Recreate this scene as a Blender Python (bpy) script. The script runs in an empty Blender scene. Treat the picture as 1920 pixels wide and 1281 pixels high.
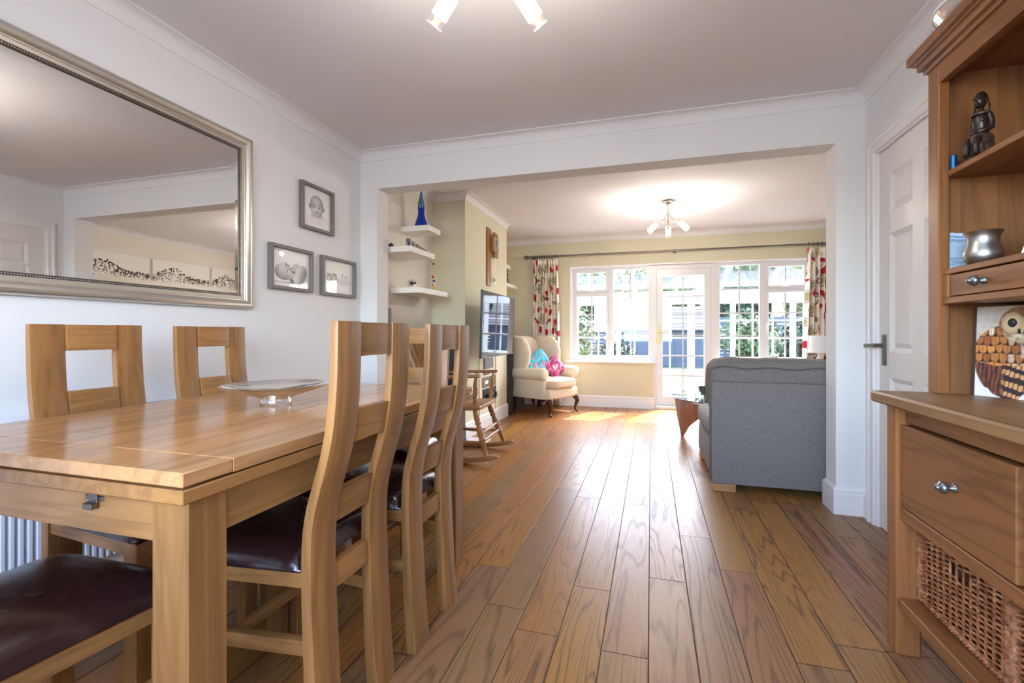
import bpy, bmesh, math, random
from mathutils import Vector, Matrix
random.seed(7)
SC = bpy.context.scene
COL = SC.collection
PI = math.pi
sin, cos, rad = math.sin, math.cos, math.radians

# ------------------------------------------------------------------ camera
CAM_H = 1.025
cam_d = bpy.data.cameras.new('camera'); cam = bpy.data.objects.new('camera', cam_d); COL.objects.link(cam)
cam_d.sensor_width = 36.0
cam_d.lens = 36.0 * 885.0 / 1920.0
cam_d.shift_y = -15.5 / 1920.0
cam_d.clip_start = 0.02; cam_d.clip_end = 300
cam.location = (0, 0, CAM_H)
cam.rotation_euler = (PI / 2, 0, math.atan(261.0 / 885.0))
SC.camera = cam

# ------------------------------------------------------------------ world, sun, daylight, exposure
world = bpy.data.worlds.new('sky'); SC.world = world; world.use_nodes = True
wn = world.node_tree; wbg = wn.nodes['Background']
sky = wn.nodes.new('ShaderNodeTexSky'); sky.sky_type = 'NISHITA'; sky.sun_disc = False
sky.sun_elevation = rad(50); sky.sun_rotation = rad(25); sky.air_density = 1.0; sky.dust_density = 2.5; sky.ozone_density = 1.0
wn.links.new(sky.outputs[0], wbg.inputs[0]); wbg.inputs[1].default_value = 4.0

def light(name, kind, loc, energy, color=(1, 1, 1), **kw):
    d = bpy.data.lights.new(name, kind); o = bpy.data.objects.new(name, d); COL.objects.link(o)
    d.energy = energy; d.color = color; o.location = loc
    for k, v in kw.items(): setattr(d, k, v)
    return o
sun = light('sun', 'SUN', (3, 14, 9), 21.0, (1.0, 0.95, 0.86), angle=rad(1.0))
sun.rotation_euler = (Vector((0.30, 0.66, 1.02))).to_track_quat('Z', 'Y').to_euler()
# daylight through the dining-room window behind the camera
back = light('dining_window_daylight', 'AREA', (-0.55, -1.13, 1.42), 38.0, (0.86, 0.93, 1.0), shape='RECTANGLE', size=2.3, size_y=1.35)
back.rotation_euler = (PI / 2, 0, 0)
# sampling portal over the garden windows
port = light('garden_window_portal', 'AREA', (0.41, 6.84, 1.01), 1.0, shape='RECTANGLE', size=3.05, size_y=1.92)
port.rotation_euler = (-PI / 2, 0, 0); port.data.cycles.is_portal = True

SC.view_settings.view_transform = 'Standard'; SC.view_settings.look = 'None'
SC.view_settings.exposure = 0.15; SC.view_settings.gamma = 1.0; SC.view_settings.use_curve_mapping = False
cy = SC.cycles
cy.use_denoising = True
cy.max_bounces = 12; cy.diffuse_bounces = 6; cy.glossy_bounces = 5; cy.transmission_bounces = 10; cy.transparent_max_bounces = 24
cy.sample_clamp_indirect = 8.0; cy.caustics_reflective = False; cy.caustics_refractive = False
cy.blur_glossy = 0.5

# ------------------------------------------------------------------ materials
def lin(c): return c / 12.92 if c <= 0.04045 else ((c + 0.055) / 1.055) ** 2.4
def S(r, g, b, a=1.0): return (lin(r / 255), lin(g / 255), lin(b / 255), a)

class NG:
    def __init__(s, name):
        s.mat = bpy.data.materials.new(name); s.mat.use_nodes = True
        s.t = s.mat.node_tree; s.bsdf = s.t.nodes['Principled BSDF']; s.out = s.t.nodes['Material Output']
    def n(s, typ, ins=None, **props):
        o = s.t.nodes.new(typ)
        for k, v in props.items(): setattr(o, k, v)
        for k, v in (ins or {}).items(): s.set(o.inputs[k], v)
        return o
    def set(s, sock, v):
        if isinstance(v, bpy.types.NodeSocket): s.t.links.new(v, sock)
        else: sock.default_value = v
    def m(s, op, a, b=0.0, c=0.0):
        return s.n('ShaderNodeMath', {0: a, 1: b, 2: c}, operation=op).outputs[0]
    def mix(s, f, a, b, blend='MIX'):
        o = s.n('ShaderNodeMix', data_type='RGBA', blend_type=blend)
        s.set(o.inputs[0], f); s.set(o.inputs[6], a); s.set(o.inputs[7], b); return o.outputs[2]
    def ramp(s, f, stops):
        o = s.n('ShaderNodeValToRGB', {0: f}); e = o.color_ramp.elements
        while len(e) < len(stops): e.new(0.5)
        for x, (p, c) in zip(e, stops): x.position = p; x.color = c
        return o.outputs[0]
    def rng(s, v, a, b, c, d):
        return s.n('ShaderNodeMapRange', {0: v, 1: a, 2: b, 3: c, 4: d}).outputs[0]
    def xyz(s, gen='Object'):
        tc = s.n('ShaderNodeTexCoord'); sp = s.n('ShaderNodeSeparateXYZ', {0: tc.outputs[gen]}); return sp.outputs
    def vec(s, x, y, z): return s.n('ShaderNodeCombineXYZ', {0: x, 1: y, 2: z}).outputs[0]
    def noise(s, v, scale=1.0, detail=2.0, rough=0.5, dist=0.0):
        return s.n('ShaderNodeTexNoise', {'Vector': v, 'Scale': scale, 'Detail': detail, 'Roughness': rough, 'Distortion': dist}).outputs['Fac']
    def bump(s, h, strength=0.2, dist=0.002):
        b = s.n('ShaderNodeBump', {'Height': h, 'Strength': strength, 'Distance': dist}); s.t.links.new(b.outputs[0], s.bsdf.inputs['Normal'])
    def base(s, v): s.set(s.bsdf.inputs['Base Color'], v)
    def p(s, **kw):
        for k, v in kw.items(): s.set(s.bsdf.inputs[k.replace('_', ' ')], v)

def plain(name, c, rough=0.5, metal=0.0, spec=0.5, bump=0.0, bscale=80, **kw):
    g = NG(name); g.base(c); g.p(Roughness=rough, Metallic=metal); g.set(g.bsdf.inputs['Specular IOR Level'], spec)
    for k, v in kw.items(): g.set(g.bsdf.inputs[k.replace('_', ' ')], v)
    if bump:
        tc = g.n('ShaderNodeTexCoord'); g.bump(g.noise(tc.outputs['Object'], bscale, 3), bump)
    return g.mat

def wood(name, light_c, dark_c, axis='z', rings=7.0, rough=0.38, contrast=0.55, scale=1.0, plank=0.0, var=0.18, pax=0, stave=0.0):
    """oak-like figure running along the local axis; plank > 0 tints boards of that width laid side by side"""
    g = NG(name); x, y, z = g.xyz()
    ax = {'x': (x, y, z), 'y': (y, x, z), 'z': (z, x, y)}[axis]
    L, A, Bb = ax
    oi = g.n('ShaderNodeObjectInfo').outputs['Random']
    seed = g.m('MULTIPLY', oi, 23.0)
    if plank:
        row = g.m('FLOOR', g.m('DIVIDE', (A, Bb)[pax], plank))
        wnz = g.n('ShaderNodeTexWhiteNoise', {'W': row}, noise_dimensions='1D').outputs['Value']
        seed = g.m('ADD', seed, g.m('MULTIPLY', wnz, 31.0))
    else: wnz = oi
    v = g.vec(g.m('MULTIPLY', A, 14.0 * scale), g.m('MULTIPLY', Bb, 14.0 * scale), g.m('ADD', g.m('MULTIPLY', L, 1.1 * scale), seed))
    f = g.noise(v, 1.0, 2.5, 0.5, 0.6)
    ring = g.m('PINGPONG', g.m('MULTIPLY', f, rings), 1.0)
    ring = g.m('POWER', ring, 1.6)
    fib = g.noise(g.vec(g.m('MULTIPLY', A, 260.0), g.m('MULTIPLY', Bb, 260.0), g.m('MULTIPLY', L, 9.0)), 1.0, 2.0)
    big = g.noise(g.vec(g.m('MULTIPLY', A, 5.0), g.m('MULTIPLY', Bb, 5.0), g.m('ADD', L, seed)), 1.0, 1.0)
    if stave:
        sidx = g.m('FLOOR', g.m('DIVIDE', g.m('ADD', Bb if axis == 'z' else A, 5.0), stave)); sr = g.n('ShaderNodeTexWhiteNoise', {'Vector': g.vec(sidx, oi, 0.0)}, noise_dimensions='3D').outputs['Value']
        wnz = sr
    fac = g.m('MULTIPLY', ring, contrast)
    fac = g.m('ADD', fac, g.m('MULTIPLY', g.m('SUBTRACT', fib, 0.45), 0.55))
    fac = g.m('ADD', fac, g.m('MULTIPLY', g.m('SUBTRACT', big, 0.5), 0.5))
    fac = g.n('ShaderNodeClamp', {0: fac}).outputs[0]
    c = g.mix(fac, light_c, dark_c)
    tint = g.rng(wnz, 0, 1, 1.0 - var, 1.0 + var)
    hv = g.n('ShaderNodeHueSaturation', {'Value': tint, 'Color': c})
    g.base(hv.outputs[0]); g.p(Roughness=g.rng(fac, 0, 1, rough - 0.04, rough + 0.1))
    g.bump(g.m('ADD', fac, fib), 0.12, 0.001)
    return g.mat

def floor_mat():
    g = NG('oak_floorboards'); x, y, z = g.xyz(); W = 0.147; L = 1.38
    xs = g.m('DIVIDE', g.m('ADD', x, 0.0085 + 20 * W), W); row = g.m('FLOOR', xs); fx = g.m('SUBTRACT', xs, row)
    r1 = g.n('ShaderNodeTexWhiteNoise', {'W': row}, noise_dimensions='1D').outputs['Value']
    ys = g.m('DIVIDE', g.m('ADD', y, g.m('ADD', g.m('MULTIPLY', r1, 7.3), 20.0)), L); idx = g.m('FLOOR', ys); fy = g.m('SUBTRACT', ys, idx)
    r2 = g.n('ShaderNodeTexWhiteNoise', {'Vector': g.vec(row, idx, 3.0)}, noise_dimensions='3D')
    rv = r2.outputs['Value']; rc = g.n('ShaderNodeSeparateXYZ', {0: r2.outputs['Color']}).outputs
    v = g.vec(g.m('ADD', g.m('MULTIPLY', fx, 1.15), g.m('MULTIPLY', rv, 31.0)), g.m('MULTIPLY', y, 0.60), g.m('MULTIPLY', rc[1], 17.0))
    f = g.noise(v, 1.0, 1.6, 0.42, 0.25)
    wob = g.noise(g.vec(g.m('MULTIPLY', x, 60.0), g.m('MULTIPLY', y, 9.0), rv), 1.0, 2.0)
    f = g.m('ADD', f, g.m('MULTIPLY', wob, 0.016))
    f = g.m('ADD', f, g.m('MULTIPLY', fx, g.rng(rc[1], 0.35, 1.0, 0.0, 0.75)))
    ring = g.m('PINGPONG', g.m('MULTIPLY', f, g.rng(rc[0], 0, 1, 20.0, 40.0)), 1.0)
    line = g.rng(ring, 0.60, 1.0, 0.0, 1.0)
    line = g.m('MULTIPLY', line, g.rng(rc[2], 0, 1, 0.25, 0.72))
    fib = g.noise(g.vec(g.m('MULTIPLY', x, 330.0), g.m('MULTIPLY', y, 11.0), g.m('MULTIPLY', rv, 9.0)), 1.0, 2.0)
    fibl = g.rng(fib, 0.5, 0.75, 0.0, 0.5)
    fac = g.n('ShaderNodeClamp', {0: g.m('ADD', line, g.m('MULTIPLY', fibl, 0.7))}).outputs[0]
    c = g.mix(fac, S(158, 112, 67), S(72, 49, 32))
    hv = g.n('ShaderNodeHueSaturation', {'Hue': g.rng(rc[1], 0, 1, 0.492, 0.508), 'Saturation': g.rng(rc[0], 0, 1, 0.90, 1.10), 'Value': g.rng(rv, 0, 1, 0.76, 1.10), 'Color': c}).outputs[0]
    ex = g.m('MINIMUM', fx, g.m('SUBTRACT', 1.0, fx)); ey = g.m('MULTIPLY', g.m('MINIMUM', fy, g.m('SUBTRACT', 1.0, fy)), L / W)
    gap = g.rng(g.m('MINIMUM', ex, ey), 0.006, 0.018, 1.0, 0.0)
    g.base(g.mix(gap, hv, S(50, 34, 24)))
    g.p(Roughness=g.m('ADD', g.rng(fac, 0, 1, 0.32, 0.44), g.m('MULTIPLY', gap, 0.4)))
    g.set(g.bsdf.inputs['Specular IOR Level'], 0.32)
    hgt = g.m('SUBTRACT', g.m('MULTIPLY', fac, -0.35), g.m('MULTIPLY', gap, 1.6))
    g.bump(hgt, 0.35, 0.0018)
    return g.mat

def vcol(name, rough=0.6, spec=0.3, bump=0.0, bscale=300, sheen=0.0):
    """printed or dyed surface: the print itself is stored per vertex"""
    g = NG(name); a = g.n('ShaderNodeVertexColor', layer_name='Col'); g.base(a.outputs[0]); g.p(Roughness=rough)
    g.set(g.bsdf.inputs['Specular IOR Level'], spec)
    if bump:
        tc = g.n('ShaderNodeTexCoord'); g.bump(g.noise(tc.outputs['Object'], bscale, 2), bump)
    return g.mat

def fabric(name, c1, c2, scale=420.0, rough=0.9, bump=0.3):
    g = NG(name); x, y, z = g.xyz()
    a = g.noise(g.vec(g.m('MULTIPLY', x, scale), g.m('MULTIPLY', y, scale), g.m('MULTIPLY', z, scale * 0.12)), 1.0, 2.0)
    b = g.noise(g.vec(g.m('MULTIPLY', x, scale * 0.12), g.m('MULTIPLY', y, scale * 0.12), g.m('MULTIPLY', z, scale)), 1.0, 2.0)
    w = g.m('MULTIPLY', g.m('ADD', a, b), 0.5)
    g.base(g.mix(g.rng(w, 0.36, 0.64, 0, 1), c1, c2)); g.p(Roughness=rough); g.set(g.bsdf.inputs['Specular IOR Level'], 0.15)
    g.bump(w, bump, 0.001); return g.mat

def pane_mat(name, tint=(1, 1, 1, 1), gloss=1.0, pw=5.0):
    g = NG(name); tr = g.n('ShaderNodeBsdfTransparent', {0: tint}); gl = g.n('ShaderNodeBsdfGlossy', {0: (1, 1, 1, 1), 1: 0.0})
    fw = g.n('ShaderNodeLayerWeight', {0: 0.5}).outputs['Facing']; fac = g.m('MULTIPLY', g.m('ADD', 0.04, g.m('MULTIPLY', g.m('POWER', fw, pw), 0.9)), gloss)
    mx = g.n('ShaderNodeMixShader', {0: fac, 1: tr.outputs[0], 2: gl.outputs[0]}); g.t.links.new(mx.outputs[0], g.out.inputs[0]); return g.mat

def leather_mat():
    g = NG('worn_brown_leather'); tc = g.n('ShaderNodeTexCoord'); o = tc.outputs['Object']
    x, y, z = g.xyz()
    sp = g.noise(o, 190.0, 2.0); specks = g.rng(sp, 0.76, 0.80, 0.0, 1.0)
    patch = g.rng(g.noise(o, 7.0, 2.0), 0.5, 0.68, 0.0, 1.0)
    scr = g.noise(g.vec(g.m('MULTIPLY', x, 12.0), g.m('MULTIPLY', y, 330.0), z), 1.0, 1.0); scr = g.m('MULTIPLY', g.rng(scr, 0.76, 0.8, 0.0, 1.0), patch)
    f = g.n('ShaderNodeClamp', {0: g.m('ADD', g.m('MULTIPLY', specks, patch), g.m('MULTIPLY', scr, 0.6))}).outputs[0]
    c = g.mix(g.noise(o, 9.0, 3.0), S(50, 25, 24), S(34, 20, 21))
    g.base(g.mix(f, c, S(150, 138, 132))); g.p(Roughness=g.rng(g.noise(o, 40.0, 3.0), 0.3, 0.7, 0.18, 0.30), Coat_Weight=0.35, Coat_Roughness=0.22)
    g.bump(g.noise(o, 150.0, 4.0), 0.04, 0.001); return g.mat

M = {}
OAKL, OAKD = S(156, 110, 63), S(95, 60, 31)
for a in 'xyz': M['oak_' + a] = wood('oak_' + a, OAKL, OAKD, a, contrast=0.42, rings=9.0, stave=0.047 if a == 'z' else 0.0, var=0.15)
M['table_top'] = wood('oak_table_boards', S(188, 140, 94), S(140, 94, 54), 'y', plank=0.083, rough=0.17, var=0.10)
DRL, DRD = S(142, 92, 52), S(90, 54, 30)
for a in 'xyz': M['dres_' + a] = wood('dresser_oak_' + a, DRL, DRD, a, rough=0.42)
M['dres_panel'] = wood('dresser_boards', S(142, 94, 56), S(96, 60, 34), 'z', plank=0.105, rough=0.45)
M['dres_top'] = wood('dresser_worktop', S(156, 115, 75), S(108, 74, 45), 'y', rough=0.45)
for a in 'xyz': M['pine_' + a] = wood('varnished_pine_' + a, S(172, 124, 82), S(124, 80, 48), a, rough=0.4)
M['teak'] = wood('teak_z', S(168, 106, 74), S(120, 70, 46), 'z')
M['floor'] = floor_mat()
M['leather'] = leather_mat()
M['wall'] = plain('white_wall_paint', S(226, 226, 228), 0.75, spec=0.2, bump=0.03, bscale=200)
M['ceil'] = plain('white_ceiling_paint', S(224, 222, 225), 0.85, spec=0.1)
M['cream'] = plain('cream_wall_paint', S(232, 226, 214), 0.75, spec=0.2)
M['sage'] = plain('sage_wall_paint', S(214, 209, 184), 0.75, spec=0.2)
M['gloss'] = plain('white_gloss_paint', S(232, 231, 233), 0.28)
M['doorpaint'] = plain('white_satin_door_paint', S(228, 226, 226), 0.5)
M['upvc'] = plain('white_window_plastic', S(218, 220, 224), 0.3)
M['shelf'] = plain('white_shelf_laminate', S(240, 238, 234), 0.4)
M['rad'] = plain('white_radiator_enamel', S(222, 226, 236), 0.3)
M['silverframe'] = plain('champagne_silver_leaf', S(204, 199, 190), 0.30, 0.85, bump=0.05, bscale=60)
M['darkbead'] = plain('dark_frame_recess', S(88, 80, 74), 0.4, 0.6)
M['bead'] = plain('silver_bead', S(190, 184, 176), 0.3, 0.9)
M['mirror'] = plain('mirror_silvering', S(236, 236, 234), 0.0, 1.0)
M['greyframe'] = plain('grey_painted_frame', S(112, 108, 108), 0.5)
M['mount'] = plain('white_picture_mount', S(238, 238, 236), 0.8)
M['print'] = vcol('printed_photo', 0.35, 0.5)
M['cloth'] = vcol('printed_curtain_cloth', 0.95, 0.1)
M['cushprint'] = vcol('printed_cushion_cloth', 0.9, 0.1)
M['canvas'] = vcol('painted_canvas', 0.8, 0.2)
M['pane'] = pane_mat('window_glass')
M['tableglass'] = pane_mat('table_glass', (0.86, 0.93, 0.93, 1), 1.6)
M['thinglass'] = pane_mat('clear_bowl_glass', (0.96, 0.965, 0.975, 1), 2.2, 2.4)
M['picglass'] = pane_mat('picture_glass', gloss=0.55)
M['glass'] = plain('clear_glass', (1, 1, 1, 1), 0.0, Transmission_Weight=1.0, IOR=1.45)
M['blueglass'] = plain('blue_glass', S(30, 70, 190), 0.05, Transmission_Weight=0.45, IOR=1.3)
M['paleblueglass'] = plain('pale_blue_glass', S(120, 165, 215), 0.05, Transmission_Weight=0.6, IOR=1.3)
M['chrome'] = plain('brushed_nickel', S(190, 182, 172), 0.25, 1.0)
M['steel'] = plain('antique_steel', S(122, 118, 112), 0.35, 1.0)
M['iron'] = plain('pewter_knob', S(128, 134, 140), 0.32, 0.9)
M['pewter'] = plain('brushed_pewter', S(176, 176, 176), 0.36, 1.0, bump=0.03, bscale=90)
M['brass'] = plain('brass', S(186, 142, 78), 0.3, 1.0)
M['black'] = plain('black_plastic', S(26, 26, 30), 0.4)
M['charcoal'] = plain('charcoal_finish', S(46, 50, 56), 0.5)
M['greyplastic'] = plain('grey_plastic', S(128, 136, 150), 0.4)
M['greyplate'] = plain('grey_wall_plate', S(104, 104, 106), 0.4, 0.5)
M['screen'] = plain('tv_screen_glass', S(10, 11, 13), 0.03, spec=0.55)
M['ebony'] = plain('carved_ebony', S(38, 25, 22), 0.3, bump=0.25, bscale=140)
M['ebonylight'] = plain('carved_ebony_skirt', S(66, 50, 44), 0.45, bump=0.3, bscale=160)
M['bluealu'] = plain('blue_anodised_metal', S(40, 100, 160), 0.3, 0.8)
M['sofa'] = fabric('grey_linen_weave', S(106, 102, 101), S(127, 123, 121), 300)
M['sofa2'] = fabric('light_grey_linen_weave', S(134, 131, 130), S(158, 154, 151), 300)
M['piping'] = plain('dark_grey_piping', S(92, 88, 90), 0.9)
M['beige'] = fabric('beige_upholstery', S(206, 190, 168), S(222, 208, 188), 500, bump=0.15)
M['mahogany'] = plain('dark_mahogany', S(62, 32, 24), 0.3)
M['white'] = plain('white_plastic', S(236, 236, 238), 0.4)
M['wicker'] = None
M['paper'] = plain('white_paper', S(238, 240, 244), 0.8)
M['shade'] = plain('white_fabric_lampshade', S(232, 236, 244), 0.9, Transmission_Weight=0.0)

def frosted(name, c, strength):
    g = NG(name); g.base(S(255, 244, 228)); g.p(Roughness=0.5); g.set(g.bsdf.inputs['Emission Color'], c); g.set(g.bsdf.inputs['Emission Strength'], strength); return g.mat
M['lit'] = frosted('lit_frosted_glass', S(255, 226, 178), 4.2)
M['bulb'] = frosted('lit_lamp_capsule', S(255, 232, 196), 30.0)

# ------------------------------------------------------------------ mesh builder
class B:
    def __init__(s): s.bm = bmesh.new(); s.k = 0
    def box(s, x0, x1, y0, y1, z0, z1, bev=0.0, seg=1, mat=None):
        # overlapping bars of one part differ by a hair so that no two faces coincide
        e = 0.00011 * (s.k % 9); s.k += 1
        x0, x1 = min(x0, x1) - e, max(x0, x1) + e; y0, y1 = min(y0, y1) - e, max(y0, y1) + e; z0, z1 = min(z0, z1) - e, max(z0, z1) + e
        r = bmesh.ops.create_cube(s.bm, size=1.0); vs = r['verts']
        bmesh.ops.scale(s.bm, vec=(abs(x1 - x0), abs(y1 - y0), abs(z1 - z0)), verts=vs)
        bmesh.ops.translate(s.bm, vec=((x0 + x1) / 2, (y0 + y1) / 2, (z0 + z1) / 2), verts=vs)
        if bev:
            es = list({e for v in vs for e in v.link_edges})
            rr = bmesh.ops.bevel(s.bm, geom=es, offset=bev, segments=seg, affect='EDGES', profile=0.5)
            vs = list({v for f in rr['faces'] for v in f.verts} | {v for v in vs if v.is_valid})
        if mat is not None: bmesh.ops.transform(s.bm, matrix=mat, verts=vs)
        return vs
    def prism(s, pts, axis, a0, a1, bev=0.0, mat=None):
        def P(p, q, a): return {'x': (a, p, q), 'y': (p, a, q), 'z': (p, q, a)}[axis]
        v0 = [s.bm.verts.new(P(p, q, a0)) for p, q in pts]; v1 = [s.bm.verts.new(P(p, q, a1)) for p, q in pts]
        n = len(pts); fs = [s.bm.faces.new(v0[::-1]), s.bm.faces.new(v1)]
        for i in range(n): fs.append(s.bm.faces.new((v0[i], v0[(i + 1) % n], v1[(i + 1) % n], v1[i])))
        bmesh.ops.recalc_face_normals(s.bm, faces=fs); vs = v0 + v1
        if bev:
            es = [e for f in fs[:2] for e in f.edges]
            rr = bmesh.ops.bevel(s.bm, geom=es, offset=bev, segments=2, affect='EDGES', profile=0.5)
            vs = list({v for f in rr['faces'] for v in f.verts} | {v for v in vs if v.is_valid})
        if mat is not None: bmesh.ops.transform(s.bm, matrix=mat, verts=vs)
        return vs
    def lathe(s, prof, p0, p1, seg=20, caps=True):
        """prof: (t, r) along p0 -> p1, t in metres from p0"""
        p0, p1 = Vector(p0), Vector(p1); d = (p1 - p0).normalized(); q = d.to_track_quat('Z', 'Y').to_matrix()
        rings = []
        for t, r in prof:
            rings.append([s.bm.verts.new(p0 + d * t + q @ Vector((max(r, 1e-5) * cos(2 * PI * i / seg), max(r, 1e-5) * sin(2 * PI * i / seg), 0))) for i in range(seg)])
        for a, b in zip(rings, rings[1:]):
            for i in range(seg): s.bm.faces.new((a[i], a[(i + 1) % seg], b[(i + 1) % seg], b[i]))
        if caps: s.bm.faces.new(rings[0][::-1]); s.bm.faces.new(rings[-1])
        return [v for r in rings for v in r]
    def cyl(s, p0, p1, r0, r1=None, seg=16):
        L = (Vector(p1) - Vector(p0)).length; return s.lathe([(0, r0), (L, r0 if r1 is None else r1)], p0, p1, seg)
    def tube(s, pts, r, seg=10, closed=False):
        pts = [Vector(p) for p in pts]; n = len(pts); rings = []; up = Vector((0, 0, 1)); prev = None
        for i, p in enumerate(pts):
            a = pts[i - 1] if (i or closed) else p; b = pts[(i + 1) % n] if (i < n - 1 or closed) else p
            d = (b - a).normalized(); side = d.cross(prev if prev is not None else (up if abs(d.z) < 0.95 else Vector((1, 0, 0)))).normalized()
            nn = side.cross(d).normalized(); prev = nn
            rr = r[i] if isinstance(r, (list, tuple)) else r
            rings.append([s.bm.verts.new(p + (side * cos(2 * PI * k / seg) + nn * sin(2 * PI * k / seg)) * rr) for k in range(seg)])
        m = n if closed else n - 1
        for i in range(m):
            a, b = rings[i], rings[(i + 1) % n]
            for k in range(seg): s.bm.faces.new((a[k], a[(k + 1) % seg], b[(k + 1) % seg], b[k]))
        if not closed: s.bm.faces.new(rings[0][::-1]); s.bm.faces.new(rings[-1])
    def grid(s, fn, nu, nv, colfn=None, flip=False):
        lay = None
        if colfn:
            lay = s.bm.verts.layers.float_color.get('Col') or s.bm.verts.layers.float_color.new('Col')
        vs = []
        for j in range(nv + 1):
            row = []
            for i in range(nu + 1):
                u, v = i / nu, j / nv; w = s.bm.verts.new(fn(u, v))
                if lay: w[lay] = colfn(u, v)
                row.append(w)
            vs.append(row)
        for j in range(nv):
            for i in range(nu):
                q = (vs[j][i], vs[j][i + 1], vs[j + 1][i + 1], vs[j + 1][i]); s.bm.faces.new(q[::-1] if flip else q)
        return vs
    def ell(s, c, r, e=(1.0, 1.0), nu=24, nv=14, mat=None, fn=None, colfn=None):
        """superellipsoid: e below 1 squares it off"""
        def pw(t, k): return math.copysign(abs(t) ** k, t)
        lay = None
        if colfn: lay = s.bm.verts.layers.float_color.get('Col') or s.bm.verts.layers.float_color.new('Col')
        rows = []
        for j in range(nv + 1):
            ph = -PI / 2 + PI * j / nv; row = []
            for i in range(nu):
                th = 2 * PI * i / nu
                p = Vector((pw(cos(ph), e[1]) * pw(cos(th), e[0]), pw(cos(ph), e[1]) * pw(sin(th), e[0]), pw(sin(ph), e[1])))
                if fn: p = Vector(fn(p))
                q = Vector((c[0] + r[0] * p.x, c[1] + r[1] * p.y, c[2] + r[2] * p.z))
                if mat is not None: q = mat @ q
                w = s.bm.verts.new(q)
                if lay: w[lay] = colfn(p)
                row.append(w)
            rows.append(row)
        for a, b in zip(rows, rows[1:]):
            for i in range(nu): s.bm.faces.new((a[i], a[(i + 1) % nu], b[(i + 1) % nu], b[i]))
        s.bm.faces.new(rows[0][::-1]); s.bm.faces.new(rows[-1])
    def done(s, name, mat, parent=None, smooth=35, weld=False):
        if weld: bmesh.ops.remove_doubles(s.bm, verts=s.bm.verts, dist=1e-5)
        me = bpy.data.meshes.new(name); s.bm.normal_update(); s.bm.to_mesh(me); s.bm.free()
        me.materials.append(mat)
        for p in me.polygons: p.use_smooth = True
        me.set_sharp_from_angle(angle=rad(smooth))
        o = bpy.data.objects.new(name, me); COL.objects.link(o)
        if parent is not None: o.parent = parent
        return o

def thing(name, label, cat, loc=(0, 0, 0), rz=0.0, group=None):
    o = bpy.data.objects.new(name, None); COL.objects.link(o); o.empty_display_size = 0.1
    o.location = loc; o.rotation_euler = (0, 0, rz); return tag(o, label, cat, group)
def tag(o, label, cat, group=None, kind=None):
    o['label'] = label; o['category'] = cat
    if group: o['group'] = group
    if kind: o['kind'] = kind
    return o
def struct(o, label=None):
    o['kind'] = 'structure'
    if label: o['label'] = label
    return o
def sroot(name, label):
    o = bpy.data.objects.new(name, None); COL.objects.link(o); return struct(o, label)
def dup(root, loc, rz=0.0, label=None, scale=None):
    r = root.copy(); COL.objects.link(r); r.location = loc; r.rotation_euler = (0, 0, rz)
    if label: r['label'] = label
    if scale: r.scale = scale
    for ch in list(root.children):
        c = ch.copy(); COL.objects.link(c); c.parent = r
        for g in list(ch.children):
            d = g.copy(); COL.objects.link(d); d.parent = c
    return r
def boxes(name, mat, parent, *bs, bev=0.0):
    b = B()
    for q in bs: b.box(*q, bev)
    return b.done(name, mat, parent)
RZ = lambda a: Matrix.Rotation(a, 4, 'Z')
def MT(loc, rz=0.0, ry=0.0, rx=0.0): return Matrix.Translation(loc) @ Matrix.Rotation(rz, 4, 'Z') @ Matrix.Rotation(ry, 4, 'Y') @ Matrix.Rotation(rx, 4, 'X')

# ------------------------------------------------------------------ room shell
ZC = 2.38; XL = -2.105; XR = 1.15; YB = -1.1; YP = 3.095; YQ = 3.25; XA = -2.07; XC = -1.722; YF = 6.66; XRR = 2.45; YRV = 6.745
struct(boxes('floor', M['floor'], None, (-2.3, 2.6, -1.22, 6.82, -0.06, 0.0)))
struct(boxes('ceiling', M['ceil'], None, (-2.3, 2.6, -1.22, 6.82, ZC, ZC + 0.1)))
struct(boxes('wall_left', M['wall'], None, (-2.25, XL, YB, YP, 0, ZC)))
struct(boxes('wall_back', M['wall'], None, (-2.25, -1.75, YB - 0.12, YB, 0, ZC), (0.65, 1.3, YB - 0.12, YB, 0, ZC), (-1.75, 0.65, YB - 0.12, YB, 0, 0.72), (-1.75, 0.65, YB - 0.12, YB, 2.12, ZC)))
struct(boxes('wall_right', M['wall'], None, (XR, XR + 0.12, YB, 2.175, 0, ZC), (XR, XR + 0.12, 2.955, YP, 0, ZC), (XR, XR + 0.12, 2.175, 2.955, 1.985, ZC)))
struct(boxes('wall_opening', M['wall'], None, (-2.25, -1.964, YP, YQ, 0, ZC), (1.007, 2.6, YP, YQ, 0, ZC), (-1.964, 1.007, YP, YQ, 2.105, ZC)))
struct(boxes('wall_alcove', M['cream'], None, (-2.25, XA, YQ, 4.24, 0, ZC)))
struct(boxes('wall_chimney', M['sage'], None, (-2.25, XC, 4.24, 5.605, 0, ZC)))
struct(boxes('wall_corner', M['sage'], None, (-2.25, XA, 5.605, YF, 0, ZC)))
struct(boxes('wall_garden', M['sage'], None, (-2.25, -1.107, YF, 6.82, 0, ZC), (1.93, 2.6, YF, 6.82, 0, ZC), (-1.107, 1.93, YF, 6.82, 1.967, ZC),
             (-1.107, 0.047, YF, 6.82, 0, 0.625), (0.822, 1.93, YF, 6.82, 0, 0.625)))
struct(boxes('wall_living', M['cream'], None, (XRR, 2.6, YQ, YF, 0, ZC)))
# plaster reveals of the garden window, painted white
struct(boxes('trim_1', M['gloss'], None, (-1.107, -1.097, YF - 0.004, YRV, 0.64, 1.967), (1.92, 1.93, YF - 0.004, YRV, 0.64, 1.967), (-1.107, 1.93, YF - 0.004, YRV, 1.955, 1.967),
             (0.037, 0.047, YF - 0.004, YRV, 0.0, 0.64), (0.822, 0.832, YF - 0.004, YRV, 0.0, 0.64)))

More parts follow.
